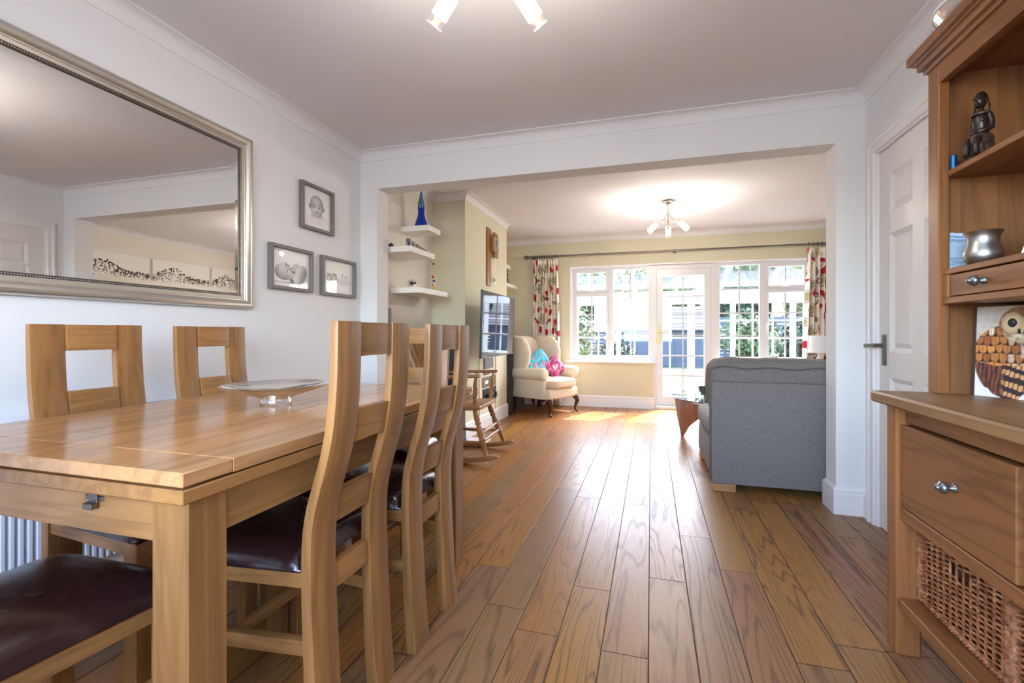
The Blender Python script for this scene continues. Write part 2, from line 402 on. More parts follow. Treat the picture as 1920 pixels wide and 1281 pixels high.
def profile_run(name, prof, path, mat, closed=False):
    """sweep (outward, up) profile along a floor-plan path, room on the left of travel, mitred corners"""
    b = B(); P = [Vector((p[0], p[1], 0)) for p in path]; n = len(P); rows = []
    for i in range(n):
        d0 = (P[i] - P[i - 1]).normalized() if (i or closed) else None
        d1 = (P[(i + 1) % n] - P[i]).normalized() if (i < n - 1 or closed) else None
        d0 = d0 or d1; d1 = d1 or d0
        n0 = Vector((-d0.y, d0.x, 0)); n1 = Vector((-d1.y, d1.x, 0)); m = (n0 + n1); k = m.length_squared / 2.0
        m = m / max(k, 1e-6)
        rows.append([b.bm.verts.new(P[i] + m * o + Vector((0, 0, z))) for o, z in prof])
    for i in range(n if closed else n - 1):
        a, c = rows[i], rows[(i + 1) % n]
        for k in range(len(prof) - 1): b.bm.faces.new((a[k], c[k], c[k + 1], a[k + 1]))
    if not closed: b.bm.faces.new(rows[0][::-1]); b.bm.faces.new(rows[-1])
    bmesh.ops.recalc_face_normals(b.bm, faces=b.bm.faces[:])
    return struct(b.done(name, mat, None, smooth=30))
g_ = 0.068
covep = [(0, ZC + 0.01), (0, ZC - g_), (0.006, ZC - g_)] + [(0.006 + (g_ - 0.012) * (1 - cos(t * PI / 16)), ZC - g_ + 0.004 + (g_ - 0.010) * sin(t * PI / 16)) for t in range(9)] + [(g_, ZC - 0.006), (g_, ZC + 0.01)]
profile_run('trim_2', covep, [(XL, YB), (XR, YB), (XR, YP), (XL, YP)], M['wall'], closed=True)
profile_run('trim_3', covep, [(XRR, YQ), (XRR, YF), (XA, YF), (XA, 5.605), (XC, 5.605), (XC, 4.24), (XA, 4.24), (XA, YQ)], M['wall'], closed=True)
skp = [(0, 0), (0.016, 0), (0.016, 0.118), (0.013, 0.123), (0.017, 0.130), (0.017, 0.138), (0.008, 0.150), (0.003, 0.156), (0, 0.157)]
profile_run('baseboard_left', skp, [(-1.964, YQ), (-1.964, YP), (XL, YP), (XL, YB)], M['gloss'])
profile_run('baseboard_right', skp, [(XR, 3.018), (XR, YP), (1.007, YP), (1.007, YQ), (2.3, YQ)], M['gloss'])
profile_run('baseboard_far', skp, [(0.047, YF), (XA, YF), (XA, 5.605), (XC, 5.605), (XC, 4.24), (XA, 4.24), (XA, YQ)], M['gloss'])
profile_run('baseboard_garden', skp, [(XRR, YF), (0.822, YF)], M['gloss'])
# inner door of the dining room
ar = B()
ar.box(XR - 0.018, XR, 2.955, 3.018, 0, 2.043, 0.004); ar.box(XR - 0.024, XR, 2.995, 3.018, 0, 2.043, 0.004)
ar.box(XR - 0.018, XR, 2.115, 2.175, 0, 2.043, 0.004); ar.box(XR - 0.024, XR, 2.115, 2.137, 0, 2.043, 0.004)
ar.box(XR - 0.018, XR, 2.115, 3.018, 1.985, 2.043, 0.004); ar.box(XR - 0.024, XR, 2.115, 3.018, 2.022, 2.043, 0.004)
ar.box(XR - 0.004, XR + 0.03, 2.945, 2.956, 0, 1.985); ar.box(XR - 0.004, XR + 0.03, 2.174, 2.185, 0, 1.985); ar.box(XR - 0.004, XR + 0.03, 2.174, 2.956, 1.974, 1.986)
struct(ar.done('trim_4', M['gloss']))
dr = sroot('door_1', 'white six panel interior door beside the oak dresser')
D0, D1, DX = 2.188, 2.942, 1.158
b = B()
pans = [(D0 + 0.11, D0 + 0.33), (D1 - 0.33, D1 - 0.11)]; zr = [(0.20, 0.80), (0.93, 1.53), (1.64, 1.84)]
ys = [D0, pans[0][0], pans[0][1], pans[1][0], pans[1][1], D1]; zs = [0.008, zr[0][0], zr[0][1], zr[1][0], zr[1][1], zr[2][0], zr[2][1], 1.97]
for i in range(5):
    for j in range(7):
        hole = i in (1, 3) and j in (1, 3, 5)
        if not hole: b.box(DX, DX + 0.036, ys[i], ys[i + 1], zs[j], zs[j + 1])
b.done('leaf', M['doorpaint'], dr)
for (y0, y1) in pans:
    for (z0, z1) in zr:
        q = B(); n = 0.022
        o = [(y0, z0), (y1, z0), (y1, z1), (y0, z1)]; i1 = [(y0 + n, z0 + n), (y1 - n, z0 + n), (y1 - n, z1 - n), (y0 + n, z1 - n)]; i2 = [(y0 + 0.045, z0 + 0.045), (y1 - 0.045, z0 + 0.045), (y1 - 0.045, z1 - 0.045), (y0 + 0.045, z1 - 0.045)]
        rs = [[q.bm.verts.new((xx, y, z)) for y, z in L_] for L_, xx in ((o, DX), (i1, DX + 0.014), (i2, DX + 0.005))]
        for r0, r1 in zip(rs, rs[1:]):
            for k in range(4): q.bm.faces.new((r0[k], r0[(k + 1) % 4], r1[(k + 1) % 4], r1[k]))
        q.bm.faces.new(rs[-1]); bmesh.ops.recalc_face_normals(q.bm, faces=q.bm.faces[:])
        q.done('panel', M['doorpaint'], dr, smooth=20)
hp = B(); hp.box(DX - 0.008, DX, 2.862, 2.902, 0.858, 1.018, 0.003); hp.box(DX - 0.011, DX - 0.006, 2.872, 2.892, 0.862, 1.014, 0.002)
h_ = hp.done('handle', M['steel'], dr)
hl = B(); hl.cyl((DX - 0.008, 2.882, 0.962), (DX - 0.05, 2.882, 0.962), 0.010); hl.tube([(DX - 0.046, 2.876, 0.962), (DX - 0.052, 2.90, 0.962), (DX - 0.052, 2.95, 0.960), (DX - 0.050, 2.975, 0.958)], [0.009, 0.009, 0.010, 0.012])
hl.done('lever', M['steel'], h_)

# ------------------------------------------------------------------ garden window and glazed door
w1 = sroot('window_1', 'wide white garden window with small glazing bars'); Y0, Y1 = YRV, 6.805
fr = B()
for q in ((-1.097, -1.045, Y0, Y1, 0.64, 1.955), (-1.097, 0.047, Y0, Y1, 1.915, 1.955), (-1.097, 0.047, Y0, Y1, 0.625, 0.672), (-0.575, -0.512, Y0, Y1, 0.64, 1.955), (-0.037, 0.07, Y0, Y1, 0.64, 1.955),
          (-1.05, -0.57, Y0, Y1, 1.578, 1.615),
          (0.045, 0.83, Y0, Y1, 1.90, 1.955), (0.76, 0.868, Y0, Y1, 0.0, 1.955), (0.04, 0.068, Y0, Y1, 0.0, 0.65), (0.045, 0.83, Y0, Y1, 0.0, 0.055),
          (0.83, 1.92, Y0, Y1, 1.915, 1.955), (0.83, 1.92, Y0, Y1, 0.625, 0.678), (1.342, 1.41, Y0, Y1, 0.64, 1.955), (1.875, 1.92, Y0, Y1, 0.64, 1.955), (1.40, 1.88, Y0, Y1, 1.578, 1.615)): fr.box(*q, 0.004)
fr.done('frame', M['upvc'], w1)
def sash(x0, x1, z0, z1, hx, hz, vertical):
    t = 0.036; y0 = Y0 - 0.012
    s_ = boxes('sash', M['upvc'], w1, (x0, x0 + t, y0, Y1 - 0.01, z0, z1), (x1 - t, x1, y0, Y1 - 0.01, z0, z1), (x0, x1, y0, Y1 - 0.01, z0, z0 + t), (x0, x1, y0, Y1 - 0.01, z1 - t, z1), bev=0.004)
    h = B()
    if vertical: h.box(hx - 0.012, hx + 0.012, y0 - 0.012, y0, hz - 0.03, hz + 0.03, 0.003); h.box(hx - 0.008, hx + 0.008, y0 - 0.03, y0 - 0.012, hz - 0.10, hz + 0.012, 0.004)
    else: h.box(hx - 0.03, hx + 0.03, y0 - 0.012, y0, hz - 0.012, hz + 0.012, 0.003); h.box(hx - 0.05, hx + 0.02, y0 - 0.03, y0 - 0.012, hz - 0.008, hz + 0.008, 0.004)
    h.done('handle', M['white'], s_)
sash(-1.05, -0.575, 1.606, 1.915, -0.815, 1.622, False); sash(-1.05, -0.575, 0.668, 1.585, -0.59, 1.12, True)
sash(1.41, 1.88, 1.606, 1.915, 1.645, 1.622, False); sash(1.41, 1.88, 0.668, 1.585, 1.426, 1.12, True)
YG = 6.775
def pane(par, x0, x1, z0, z1, vb, hbs):
    boxes('pane', M['pane'], par, (x0, x1, YG - 0.003, YG + 0.003, z0, z1))
    gb = B()
    for v in vb: gb.box(v - 0.009, v + 0.009, YG + 0.004, YG + 0.014, z0, z1)
    for h in hbs: gb.box(x0, x1, YG + 0.004, YG + 0.0135, h - 0.009, h + 0.009)
    gb.done('glazing_bar', M['upvc'], par)
pane(w1, -1.016, -0.608, 1.64, 1.882, [-0.815], []); pane(w1, -1.016, -0.608, 0.702, 1.55, [-0.815], [0.972, 1.286])
pane(w1, -0.514, -0.035, 0.67, 1.917, [-0.275], [0.99, 1.29, 1.605]); pane(w1, 0.866, 1.344, 0.676, 1.917, [1.108], [0.99, 1.29, 1.605])
pane(w1, 1.444, 1.846, 1.64, 1.882, [1.645], []); pane(w1, 1.444, 1.846, 0.702, 1.55, [1.645], [0.972, 1.286])
d2 = sroot('door_2', 'white glazed garden door with brass handle')
ya, yb = Y0 - 0.006, Y1 - 0.01
boxes('leaf', M['upvc'], d2, (0.07, 0.15, ya, yb, 0.06, 1.898), (0.676, 0.758, ya, yb, 0.06, 1.898), (0.07, 0.758, ya, yb, 1.805, 1.898), (0.07, 0.758, ya, yb, 0.06, 0.165), bev=0.004)
pane(d2, 0.148, 0.678, 0.163, 1.807, [0.412], [0.45, 0.719, 0.992, 1.285, 1.526])
hb = boxes('handle', M['brass'], d2, (0.084, 0.110, ya - 0.010, ya, 0.885, 1.115), bev=0.004)
t_ = B(); t_.cyl((0.097, ya - 0.01, 1.04), (0.097, ya - 0.045, 1.04), 0.008); t_.tube([(0.095, ya - 0.043, 1.04), (0.14, ya - 0.046, 1.038), (0.20, ya - 0.044, 1.03)], 0.008); t_.done('lever', M['brass'], hb)
struct(boxes('trim_5', M['gloss'], None, (-1.15, 0.05, YF - 0.035, YRV, 0.612, 0.641), bev=0.006))
struct(boxes('trim_6', M['gloss'], None, (0.815, 1.965, YF - 0.035, YRV, 0.612, 0.641), bev=0.006))
struct(boxes('trim_7', M['upvc'], None, (0.05, 0.82, YF - 0.012, Y0, 0.0, 0.042), bev=0.004))
# dining-room window behind the camera
w2 = sroot('window_2', 'dining room window behind the viewpoint')
boxes('frame', M['upvc'], w2, (-1.75, -1.69, YB - 0.08, YB - 0.02, 0.72, 2.12), (0.59, 0.65, YB - 0.08, YB - 0.02, 0.72, 2.12), (-1.75, 0.65, YB - 0.08, YB - 0.02, 2.06, 2.12), (-1.75, 0.65, YB - 0.08, YB - 0.02, 0.72, 0.78))

# ------------------------------------------------------------------ dining table
tb = thing('dining_table', 'oak extending dining table with double slab top and glass bowl on it', 'table', (-1.2325, 1.3235, 0))
HX, HY = 0.4475, 0.6965; g = 0.0006; bw = 0.105; sw = 0.10
b = B()
for s in (-1, 1): b.box(-HX, HX, s * HY, s * (HY - bw + g), 0.753, 0.78, 0.0025)
for s in (-1, 1):
    for (y0, y1) in ((-HY + bw + g, -g), (g, HY - bw - g)):
        b.box(s * HX, s * (HX - sw + g), y0, y1, 0.753, 0.78, 0.0012)
nb = 3; wv = (2 * (HX - sw)) / nb
for (y0, y1) in ((-HY + bw + g, -g), (g, HY - bw - g)):
    b.box(-HX + sw + g, HX - sw - g, y0, y1, 0.753, 0.78, 0.0012)
b.done('tabletop', M['table_top'], tb)
boxes('leaf', M['oak_y'], tb, (-HX, HX, -HY, HY, 0.722, 0.7485), bev=0.0025)
LX, LY = HX - 0.03, HY - 0.033
boxes('spacer', M['black'], tb, (-HX + 0.02, HX - 0.02, -HY + 0.02, HY - 0.02, 0.7484, 0.7531))
for sx in (-1, 1):
    for sy in (-1, 1):
        boxes('leg', M['oak_z'], tb, (sx * LX, sx * (LX - 0.088), sy * LY, sy * (LY - 0.088), 0, 0.722), bev=0.004)
for sy in (-1, 1):
    boxes('apron', M['oak_x'], tb, (-LX + 0.088, LX - 0.088, sy * (LY - 0.004), sy * (LY - 0.026), 0.632, 0.722), bev=0.001)
for sx in (-1, 1):
    boxes('apron', M['oak_y'], tb, (sx * (LX - 0.004), sx * (LX - 0.026), -LY + 0.088, LY - 0.088, 0.632, 0.722), bev=0.001)
yl = -LY + 0.004
boxes('latch', M['steel'], tb, (0.163, 0.187, yl - 0.006, yl, 0.690, 0.722), (0.150, 0.200, yl - 0.003, yl, 0.694, 0.704), (0.163, 0.187, yl - 0.016, yl, 0.680, 0.692), bev=0.0015)

# ------------------------------------------------------------------ dining chairs (forward = local +x, origin under the back posts)
def make_chair(label):
    t = thing('dining_chair', label, 'chair', group='oak dining chairs')
    bk = [(0, 0), (0.012, 0.13), (0.020, 0.27), (0.027, 0.42), (0.028, 0.52), (0.022, 0.585), (0.008, 0.64), (-0.012, 0.70), (-0.028, 0.76), (-0.038, 0.82), (-0.044, 0.89), (-0.047, 0.97), (-0.048, 1.054)]
    th = lambda z: 0.035 - 0.014 * z
    def face(z):
        for (a, za), (c, zc) in zip(bk, bk[1:]):
            if z <= zc: return a + (c - a) * (z - za) / (zc - za)
        return bk[-1][0]
    # smooth the profile
    zz = [1.054 * i / 40 for i in range(41)]
    sm = [(sum(face(min(1.054, max(0, z + d))) for d in (-0.03, 0, 0.03)) / 3, z) for z in zz]
    out = sm + [(f + th(z), z) for f, z in reversed(sm)]
    for s in (-1, 1):
        q = B(); y0, y1 = (0.074, 0.1675) if s > 0 else (-0.1675, -0.074)
        q.prism(out, 'y', y0, y1, 0.003); q.done('back_post', M['oak_z'], t, smooth=40)
    for (z0, z1) in ((0.968, 1.053), (0.752, 0.836), (0.546, 0.630), (0.378, 0.440)):
        za = (z0 + z1) / 2; f0, f1 = face(z0), face(z1); d = 0.006; T = 0.022
        q = B(); q.prism([(f0 + d, z0), (f1 + d, z1), (f1 + d + T, z1), (f0 + d + T, z0)], 'y', -0.0742, 0.0742, 0.0015); q.done('back_slat', M['oak_y'], t)
    D = 0.47; fw = 0.205; rw = 0.160
    def yw(x): return rw + (fw - rw) * (x - 0.05) / (D - 0.05)
    for s in (-1, 1):
        boxes('front_leg', M['oak_z'], t, (D - 0.048, D, s * fw, s * (fw - 0.048), 0, 0.458), bev=0.003)
        for (z0, z1, T, nm) in ((0.418, 0.460, 0.022, 'seat_rail'), (0.256, 0.292, 0.024, 'stretcher')):
            q = B(); xa, xb = 0.045, D - 0.046
            if nm == 'seat_rail': xb = D - 0.04
            q.prism([(xa, s * yw(xa)), (xb, s * (yw(xb) - 0.002)), (xb, s * (yw(xb) - T)), (xa, s * (yw(xa) - T))], 'z', z0, z1, 0.002); q.done(nm, M['oak_x'], t)
    boxes('seat_rail', M['oak_y'], t, (D - 0.026, D - 0.004, -fw + 0.047, fw - 0.047, 0.418, 0.460), bev=0.002)
    boxes('cross_stretcher', M['oak_y'], t, (0.25, 0.275, -0.178, 0.178, 0.262, 0.286), bev=0.002)
    # leather pad
    q = B(); n = 22; x0, x1 = 0.060, D + 0.006; H = 0.058
    def pad(u, v):
        a, c = 2 * u - 1, 2 * v - 1; x = x0 + (x1 - x0) * u
        # keep more vertices near the rim
        k = max(0.0, (1 - abs(a) ** 5) * (1 - abs(c) ** 5)) ** 0.42
        notch = 0.0
        w = (yw(x) + 0.004)
        return (x, w * c, 0.4605 + H * k * (0.86 + 0.14 * cos(a * 1.2) * cos(c * 1.3)))
    q.grid(pad, n, n)
    m = q.bm.verts[:]; bot = bmesh.ops.extrude_edge_only(q.bm, edges=[e for e in q.bm.edges if e.is_boundary])
    nv = [v for v in bot['geom'] if isinstance(v, bmesh.types.BMVert)]
    for v in nv: v.co.z = 0.456
    q.bm.faces.new([v for v in sorted(nv, key=lambda v: math.atan2(v.co.y, v.co.x - 0.25))])
    bmesh.ops.recalc_face_normals(q.bm, faces=q.bm.faces[:])
    q.done('seat_pad', M['leather'], t, smooth=60)
    return t
ch = make_chair('oak dining chair nearest the camera on the right long side of the table')
ch.location = (-0.738, 1.095, 0); ch.rotation_euler = (0, 0, PI)
dup(ch, (-0.714, 1.518, 0), PI, 'oak dining chair on the right long side, farther from the camera, by the open floor')
dup(ch, (-1.800, 1.136, 0), 0, 'oak dining chair by the left wall under the big mirror, nearer the camera')
dup(ch, (-1.805, 1.607, 0), 0, 'oak dining chair by the left wall behind the glass bowl')
dup(ch, (-1.195, 0.335, 0), PI / 2, 'oak chair at the near table end, only its worn brown leather seat in view')
dup(ch, (-1.225, 2.335, 0), -PI / 2, 'oak dining chair at the far end of the table, glimpsed between the right-hand chair backs')

# glass bowl
b = B()
prof = [(0.0, 0.047), (0.003, 0.050), (0.016, 0.050), (0.022, 0.046), (0.030, 0.062), (0.040, 0.095), (0.052, 0.135), (0.064, 0.164), (0.069, 0.170), (0.071, 0.166), (0.066, 0.158), (0.055, 0.130), (0.043, 0.088), (0.036, 0.040), (0.034, 0.0)]
b.lathe(prof, (0, 0, 0), (0, 0, 1), 56)
o = b.done('glass_bowl', M['thinglass'], None, smooth=50); o.location = (-1.235, 1.325, 0.7802)
tag(o, 'wide shallow clear glass footed bowl on the oak dining table', 'bowl')

# ------------------------------------------------------------------ left wall: mirror, photographs, radiator
mr = thing('wall_mirror', 'large mirror in a champagne silver beaded frame on the left wall', 'mirror', (XL, 1.215, 1.617))
A_, C_ = 0.855, 0.461
fp = [(0.0, 0.0), (0.0, 0.016), (0.004, 0.024), (0.012, 0.030), (0.024, 0.032), (0.034, 0.028), (0.042, 0.022), (0.044, 0.019), (0.048, 0.020), (0.051, 0.019), (0.052, 0.015), (0.066, 0.013), (0.067, 0.009)]
def frame_loop(pr, a, c, name, mat, parent, smooth=30):
    b = B(); n = len(pr); rows = []
    for sy, sz in ((-1, -1), (1, -1), (1, 1), (-1, 1)): rows.append([b.bm.verts.new((h, sy * (a - d), sz * (c - d))) for d, h in pr])
    for i in range(4):
        r0, r1 = rows[i], rows[(i + 1) % 4]
        for k in range(n - 1): b.bm.faces.new((r0[k], r1[k], r1[k + 1], r0[k + 1]))
    bmesh.ops.recalc_face_normals(b.bm, faces=b.bm.faces[:])
    return b.done(name, mat, parent, smooth=smooth)
frame_loop(fp, A_, C_, 'frame', M['silverframe'], mr)
frame_loop([(0.066, 0.013), (0.067, 0.0085), (0.079, 0.0085), (0.080, 0.004)], A_, C_, 'inner_moulding', M['darkbead'], mr)
b = B()
iy, iz = A_ - 0.072, C_ - 0.072
def bead(y, z):
    bmesh.ops.create_icosphere(b.bm, subdivisions=1, radius=0.0030, matrix=Matrix.Translation((0.0105, y, z)))
ny = int(2 * iy / 0.0085); nz = int(2 * iz / 0.0085)
for i in range(ny + 1):
    for s in (-1, 1): bead(-iy + 2 * iy * i / ny, s * iz)
for i in range(1, nz):
    for s in (-1, 1): bead(s * iy, -iz + 2 * iz * i / nz)
b.done('beading', M['bead'], mr)
b = B(); gy, gz = A_ - 0.079, C_ - 0.079; bv = 0.022
o_ = [b.bm.verts.new((0.004, s * gy, t * gz)) for s, t in ((-1, -1), (1, -1), (1, 1), (-1, 1))]
i_ = [b.bm.verts.new((0.0046, s * (gy - bv), t * (gz - bv))) for s, t in ((-1, -1), (1, -1), (1, 1), (-1, 1))]
b.bm.faces.new(i_)
for k in range(4): b.bm.faces.new((o_[k], o_[(k + 1) % 4], i_[(k + 1) % 4], i_[k]))
bmesh.ops.recalc_face_normals(b.bm, faces=b.bm.faces[:])
gl = b.done('mirror_glass', M['mirror'], mr, smooth=0.001)

def smst(a, b_, x):
    t = min(1, max(0, (x - a) / (b_ - a))); return t * t * (3 - 2 * t)
def vn(x, y, s=0):
    from mathutils import noise
    return noise.noise(Vector((x, y, s * 7.31)))
def gcol(v): v = max(0, min(1, v)); v = lin(v); return (v, v, v, 1)
def el(u, v, cx, cy_, rx, ry, rot=0.0, soft=0.18):
    c, s = cos(rot), sin(rot); x, y = u - cx, v - cy_; a, b_ = (x * c + y * s) / rx, (-x * s + y * c) / ry
    return 1 - smst(1 - soft, 1 + soft, math.hypot(a, b_))
def over(base, val, m): return base + (val - base) * m
def portrait(u, v):
    k = 0.93 + 0.02 * vn(u * 3, v * 3)
    k = over(k, 0.80, el(u, v, 0.52, 0.14, 0.44, 0.20, 0.1, 0.5) * (0.7 + 0.6 * vn(u * 16, v * 16, 2)))
    k = over(k, 0.50, el(u, v, 0.51, 0.31, 0.20, 0.07, 0, 0.5))
    for s in (-1, 1): k = over(k, 0.58, el(u, v, 0.5 + s * 0.285, 0.54, 0.05, 0.075)); k = over(k, 0.42, el(u, v, 0.5 + s * 0.285, 0.53, 0.02, 0.04, 0, 0.6))
    face = max(el(u, v, 0.50, 0.63, 0.275, 0.29, 0, 0.05), el(u, v, 0.50, 0.48, 0.255, 0.22, 0, 0.05))
    sh = 0.80 - 0.26 * smst(0.05, 0.30, abs(u - 0.47)) - 0.10 * smst(0.50, 0.28, v) + 0.05 * vn(u * 5, v * 5, 4)
    k = over(k, sh, face)
    k = over(k, 0.56, el(u, v, 0.50, 0.90, 0.24, 0.09, 0, 0.9) * face * (0.6 + 0.4 * vn(u * 30, v * 12, 8)))
    for s in (-1, 1):
        k = over(k, 0.60, el(u, v, 0.5 + s * 0.115, 0.555, 0.085, 0.045, 0, 0.8) * 0.7); k = over(k, 0.92, el(u, v, 0.5 + s * 0.115, 0.552, 0.050, 0.022, 0, 0.3)); k = over(k, 0.14, el(u, v, 0.5 + s * 0.113, 0.553, 0.030, 0.024, 0, 0.25)); k = over(k, 0.98, el(u, v, 0.51 + s * 0.113, 0.560, 0.007, 0.005))
        k = over(k, 0.52, el(u, v, 0.5 + s * 0.12, 0.612, 0.08, 0.010, -s * 0.12, 0.8)); k = over(k, 0.40, el(u, v, 0.5 + s * 0.022, 0.462, 0.011, 0.006, 0, 0.5))
        k = over(k, 0.88, el(u, v, 0.5 + s * 0.15, 0.45, 0.07, 0.055, 0, 0.9) * 0.5)
    k = over(k, 0.88, el(u, v, 0.495, 0.49, 0.025, 0.05, 0, 0.9) * 0.6)
    k = over(k, 0.50, el(u, v, 0.50, 0.405, 0.075, 0.026, 0, 0.5)); k = over(k, 0.22, el(u, v, 0.50, 0.410, 0.055, 0.008, 0, 0.5))
    return gcol(k)
def sleeper(u, v):
    k = 0.92 + 0.02 * vn(u * 3, v * 3)
    hand = max(el(u, v, 0.78, 0.34, 0.20, 0.34, -0.25, 0.06), el(u, v, 0.66, 0.56, 0.10, 0.13, 0.5, 0.06))
    k = over(k, 0.80 - 0.40 * smst(0.72, 0.98, u + 0.25 * (0.5 - v)) + 0.04 * vn(u * 9, v * 9, 3), hand)
    k = over(k, 0.34, el(u, v, 0.52, 0.12, 0.055, 0.11, 0.5, 0.6))
    hd = max(el(u, v, 0.30, 0.38, 0.27, 0.27, -0.35, 0.05), el(u, v, 0.44, 0.36, 0.20, 0.20, -0.3, 0.05))
    k = over(k, 0.78 - 0.40 * smst(0.48, 0.08, v + 0.2 * u) - 0.18 * smst(0.22, 0.05, u) + 0.04 * vn(u * 8, v * 8, 2), hd)
    k = over(k, 0.15, el(u, v, 0.395, 0.42, 0.012, 0.055, -0.35, 0.5)); k = over(k, 0.25, el(u, v, 0.425, 0.58, 0.012, 0.045, -0.2, 0.5)); k = over(k, 0.45, el(u, v, 0.36, 0.60, 0.03, 0.06, 0.4, 0.8))
    k = over(k, 0.50, el(u, v, 0.49, 0.50, 0.05, 0.035, 0.2, 0.8)); k = over(k, 0.25, el(u, v, 0.565, 0.40, 0.06, 0.035, -0.6, 0.5)); k = over(k, 0.2, el(u, v, 0.60, 0.50, 0.010, 0.12, 0.5, 0.5))
    for q in range(3): k = over(k, 0.42, el(u, v, 0.62 + q * 0.05, 0.60 + q * 0.03, 0.008, 0.07, 0.7, 0.6))
    k = over(k, 0.40, el(u, v, 0.5, 0.04, 0.5, 0.02, 0, 0.9) * 0.5)
    return gcol(k)
def feet(u, v):
    k = 0.90
    for cx, cy_ in ((0.17, 0.44), (0.36, 0.46)):
        k = over(k, 0.48, el(u, v, cx, cy_, 0.10, 0.15, 0.1)); k = over(k, 0.75, el(u, v, cx - 0.02, cy_ - 0.02, 0.06, 0.10, 0.1, 0.5))
        for q in range(4): k = over(k, 0.5, el(u, v, cx - 0.07 + q * 0.045, cy_ + 0.16 - abs(q - 1) * 0.015, 0.02, 0.03))
    k = over(k, 0.80, el(u, v, 0.68, 0.36, 0.26, 0.14, 0, 0.4)); k = over(k, 0.6, el(u, v, 0.66, 0.60, 0.03, 0.06)); k = over(k, 0.7, el(u, v, 0.80, 0.55, 0.05, 0.06))
    return gcol(k)
def photo(y0, y1, z0, z1, fn, label, land):
    w, h = (y1 - y0) / 2, (z1 - z0) / 2
    t = thing('picture_frame', label, 'picture frame', (XL, (y0 + y1) / 2, (z0 + z1) / 2), group='framed baby photographs')
    fw_ = 0.020; d = 0.030
    frame_loop([(0, 0), (0, d - 0.002), (0.002, d), (fw_ - 0.001, d), (fw_, d - 0.002), (fw_, 0.006)], w, h, 'frame', M['greyframe'], t)
    boxes('mount', M['mount'], t, (0.0, 0.008, -w + 0.012, w - 0.012, -h + 0.012, h - 0.012))
    m_ = fw_ + (0.018 if land else 0.022); pw, ph = w - m_, h - m_
    q = B(); q.grid(lambda u, v: (0.0086, -pw + 2 * pw * u, -ph + 2 * ph * v), 70, 70, fn); q.done('photograph', M['print'], t)
    boxes('glass', M['picglass'], t, (0.013, 0.0145, -w + 0.019, w - 0.019, -h + 0.019, h - 0.019))
photo(2.443, 2.754, 1.688, 1.982, portrait, 'grey framed portrait of a baby looking at the camera, topmost of the three', False)
photo(2.192, 2.545, 1.284, 1.547, sleeper, 'grey framed photograph of a sleeping baby, lower left of the three', True)
photo(2.635, 3.000, 1.281, 1.544, feet, "grey framed photograph of a baby's feet and hands, lower right, nearest the opening", True)

rdt = thing('radiator', 'long white fluted panel radiator on the left wall behind the table', 'radiator', (XL, 1.48, 0))
b = B(); n = 62; y0, y1 = -0.75, 0.75
pts = []
for i in range(n):
    a = y0 + (y1 - y0) * i / n; c = (y1 - y0) / n
    pts += [(0.058, a), (0.060, a + c * 0.12), (0.074, a + c * 0.30), (0.074, a + c * 0.70), (0.060, a + c * 0.88)]
pts += [(0.058, y1), (0.040, y1), (0.040, y0)]
b.prism(pts, 'z', 0.155, 0.715); b.done('panel', M['rad'], rdt, smooth=25)
boxes('top_grille', M['rad'], rdt, (0.022, 0.080, y0 - 0.004, y1 + 0.004, 0.716, 0.738), bev=0.003)
for s in (-1, 1): boxes('bracket', M['rad'], rdt, (0.0, 0.040, s * 0.55 - 0.02, s * 0.55 + 0.02, 0.20, 0.68))
b = B(); b.tube([(0.05, y0 - 0.03, 0.0), (0.05, y0 - 0.03, 0.17), (0.05, y0, 0.18)], 0.0075); b.done('pipe', M['chrome'], rdt)

# ------------------------------------------------------------------ oak dresser
ds = thing('dresser', 'oak dresser with open plate rack, drawers and wicker baskets at right', 'dresser', (0.93, 1.2, 0))
def DB(name, mat, *q, bev=0.002, par=ds):
    return boxes(name, mat, par, *[(a - 0.93, c - 0.93, d - 1.2, e - 1.2, f, h) for a, c, d, e, f, h in q], bev=bev)
NY0, NY1 = 0.58, 1.872; XB_ = 1.125
DB('worktop', M['dres_top'], (0.710, XB_, NY0, NY1, 0.797, 0.833), bev=0.006)
for (y0, y1) in ((1.787, 1.852), (0.60, 0.665)):
    for (x0, x1) in ((0.748, 0.816), (1.055, XB_)): DB('leg', M['dres_z'], (x0, x1, y0, y1, 0, 0.797), bev=0.005)
DB('top_rail', M['dres_y'], (0.772, 0.80, 0.665, 1.787, 0.742, 0.797)); DB('lower_rail', M['dres_y'], (0.757, 0.80, 0.665, 1.787, 0.437, 0.474))
DB('stile', M['dres_z'], (0.775, 0.80, 1.243, 1.283, 0.474, 0.742))
for (y0, y1) in ((1.814, 1.840), (0.612, 0.638)): DB('side_panel', M['dres_z'], (0.816, 1.055, y0, y1, 0.44, 0.797))
DB('back_panel', M['dres_panel'], (1.108, 1.122, 0.665, 1.787, 0.18, 0.797), bev=0)
DB('low_shelf', M['dres_y'], (0.752, XB_ - 0.02, 0.640, 1.805, 0.155, 0.186), bev=0.003)
def knob(par, x, y, z, s=1.0):
    q = B(); pr = [(0, 0.011), (0.003, 0.012), (0.006, 0.010), (0.010, 0.006), (0.016, 0.006), (0.0175, 0.0095), (0.020, 0.0135), (0.024, 0.0162), (0.028, 0.0166), (0.032, 0.0150), (0.035, 0.0115), (0.037, 0.0078), (0.0385, 0.0066), (0.0395, 0.0082), (0.042, 0.0078), (0.0445, 0.0045), (0.0455, 0.0005)]
    q.lathe([(t * s, r * s) for t, r in pr], (x - 0.93, y - 1.2, z), (x - 1.93, y - 1.2, z), 20); q.done('knob', M['iron'], par, smooth=50)
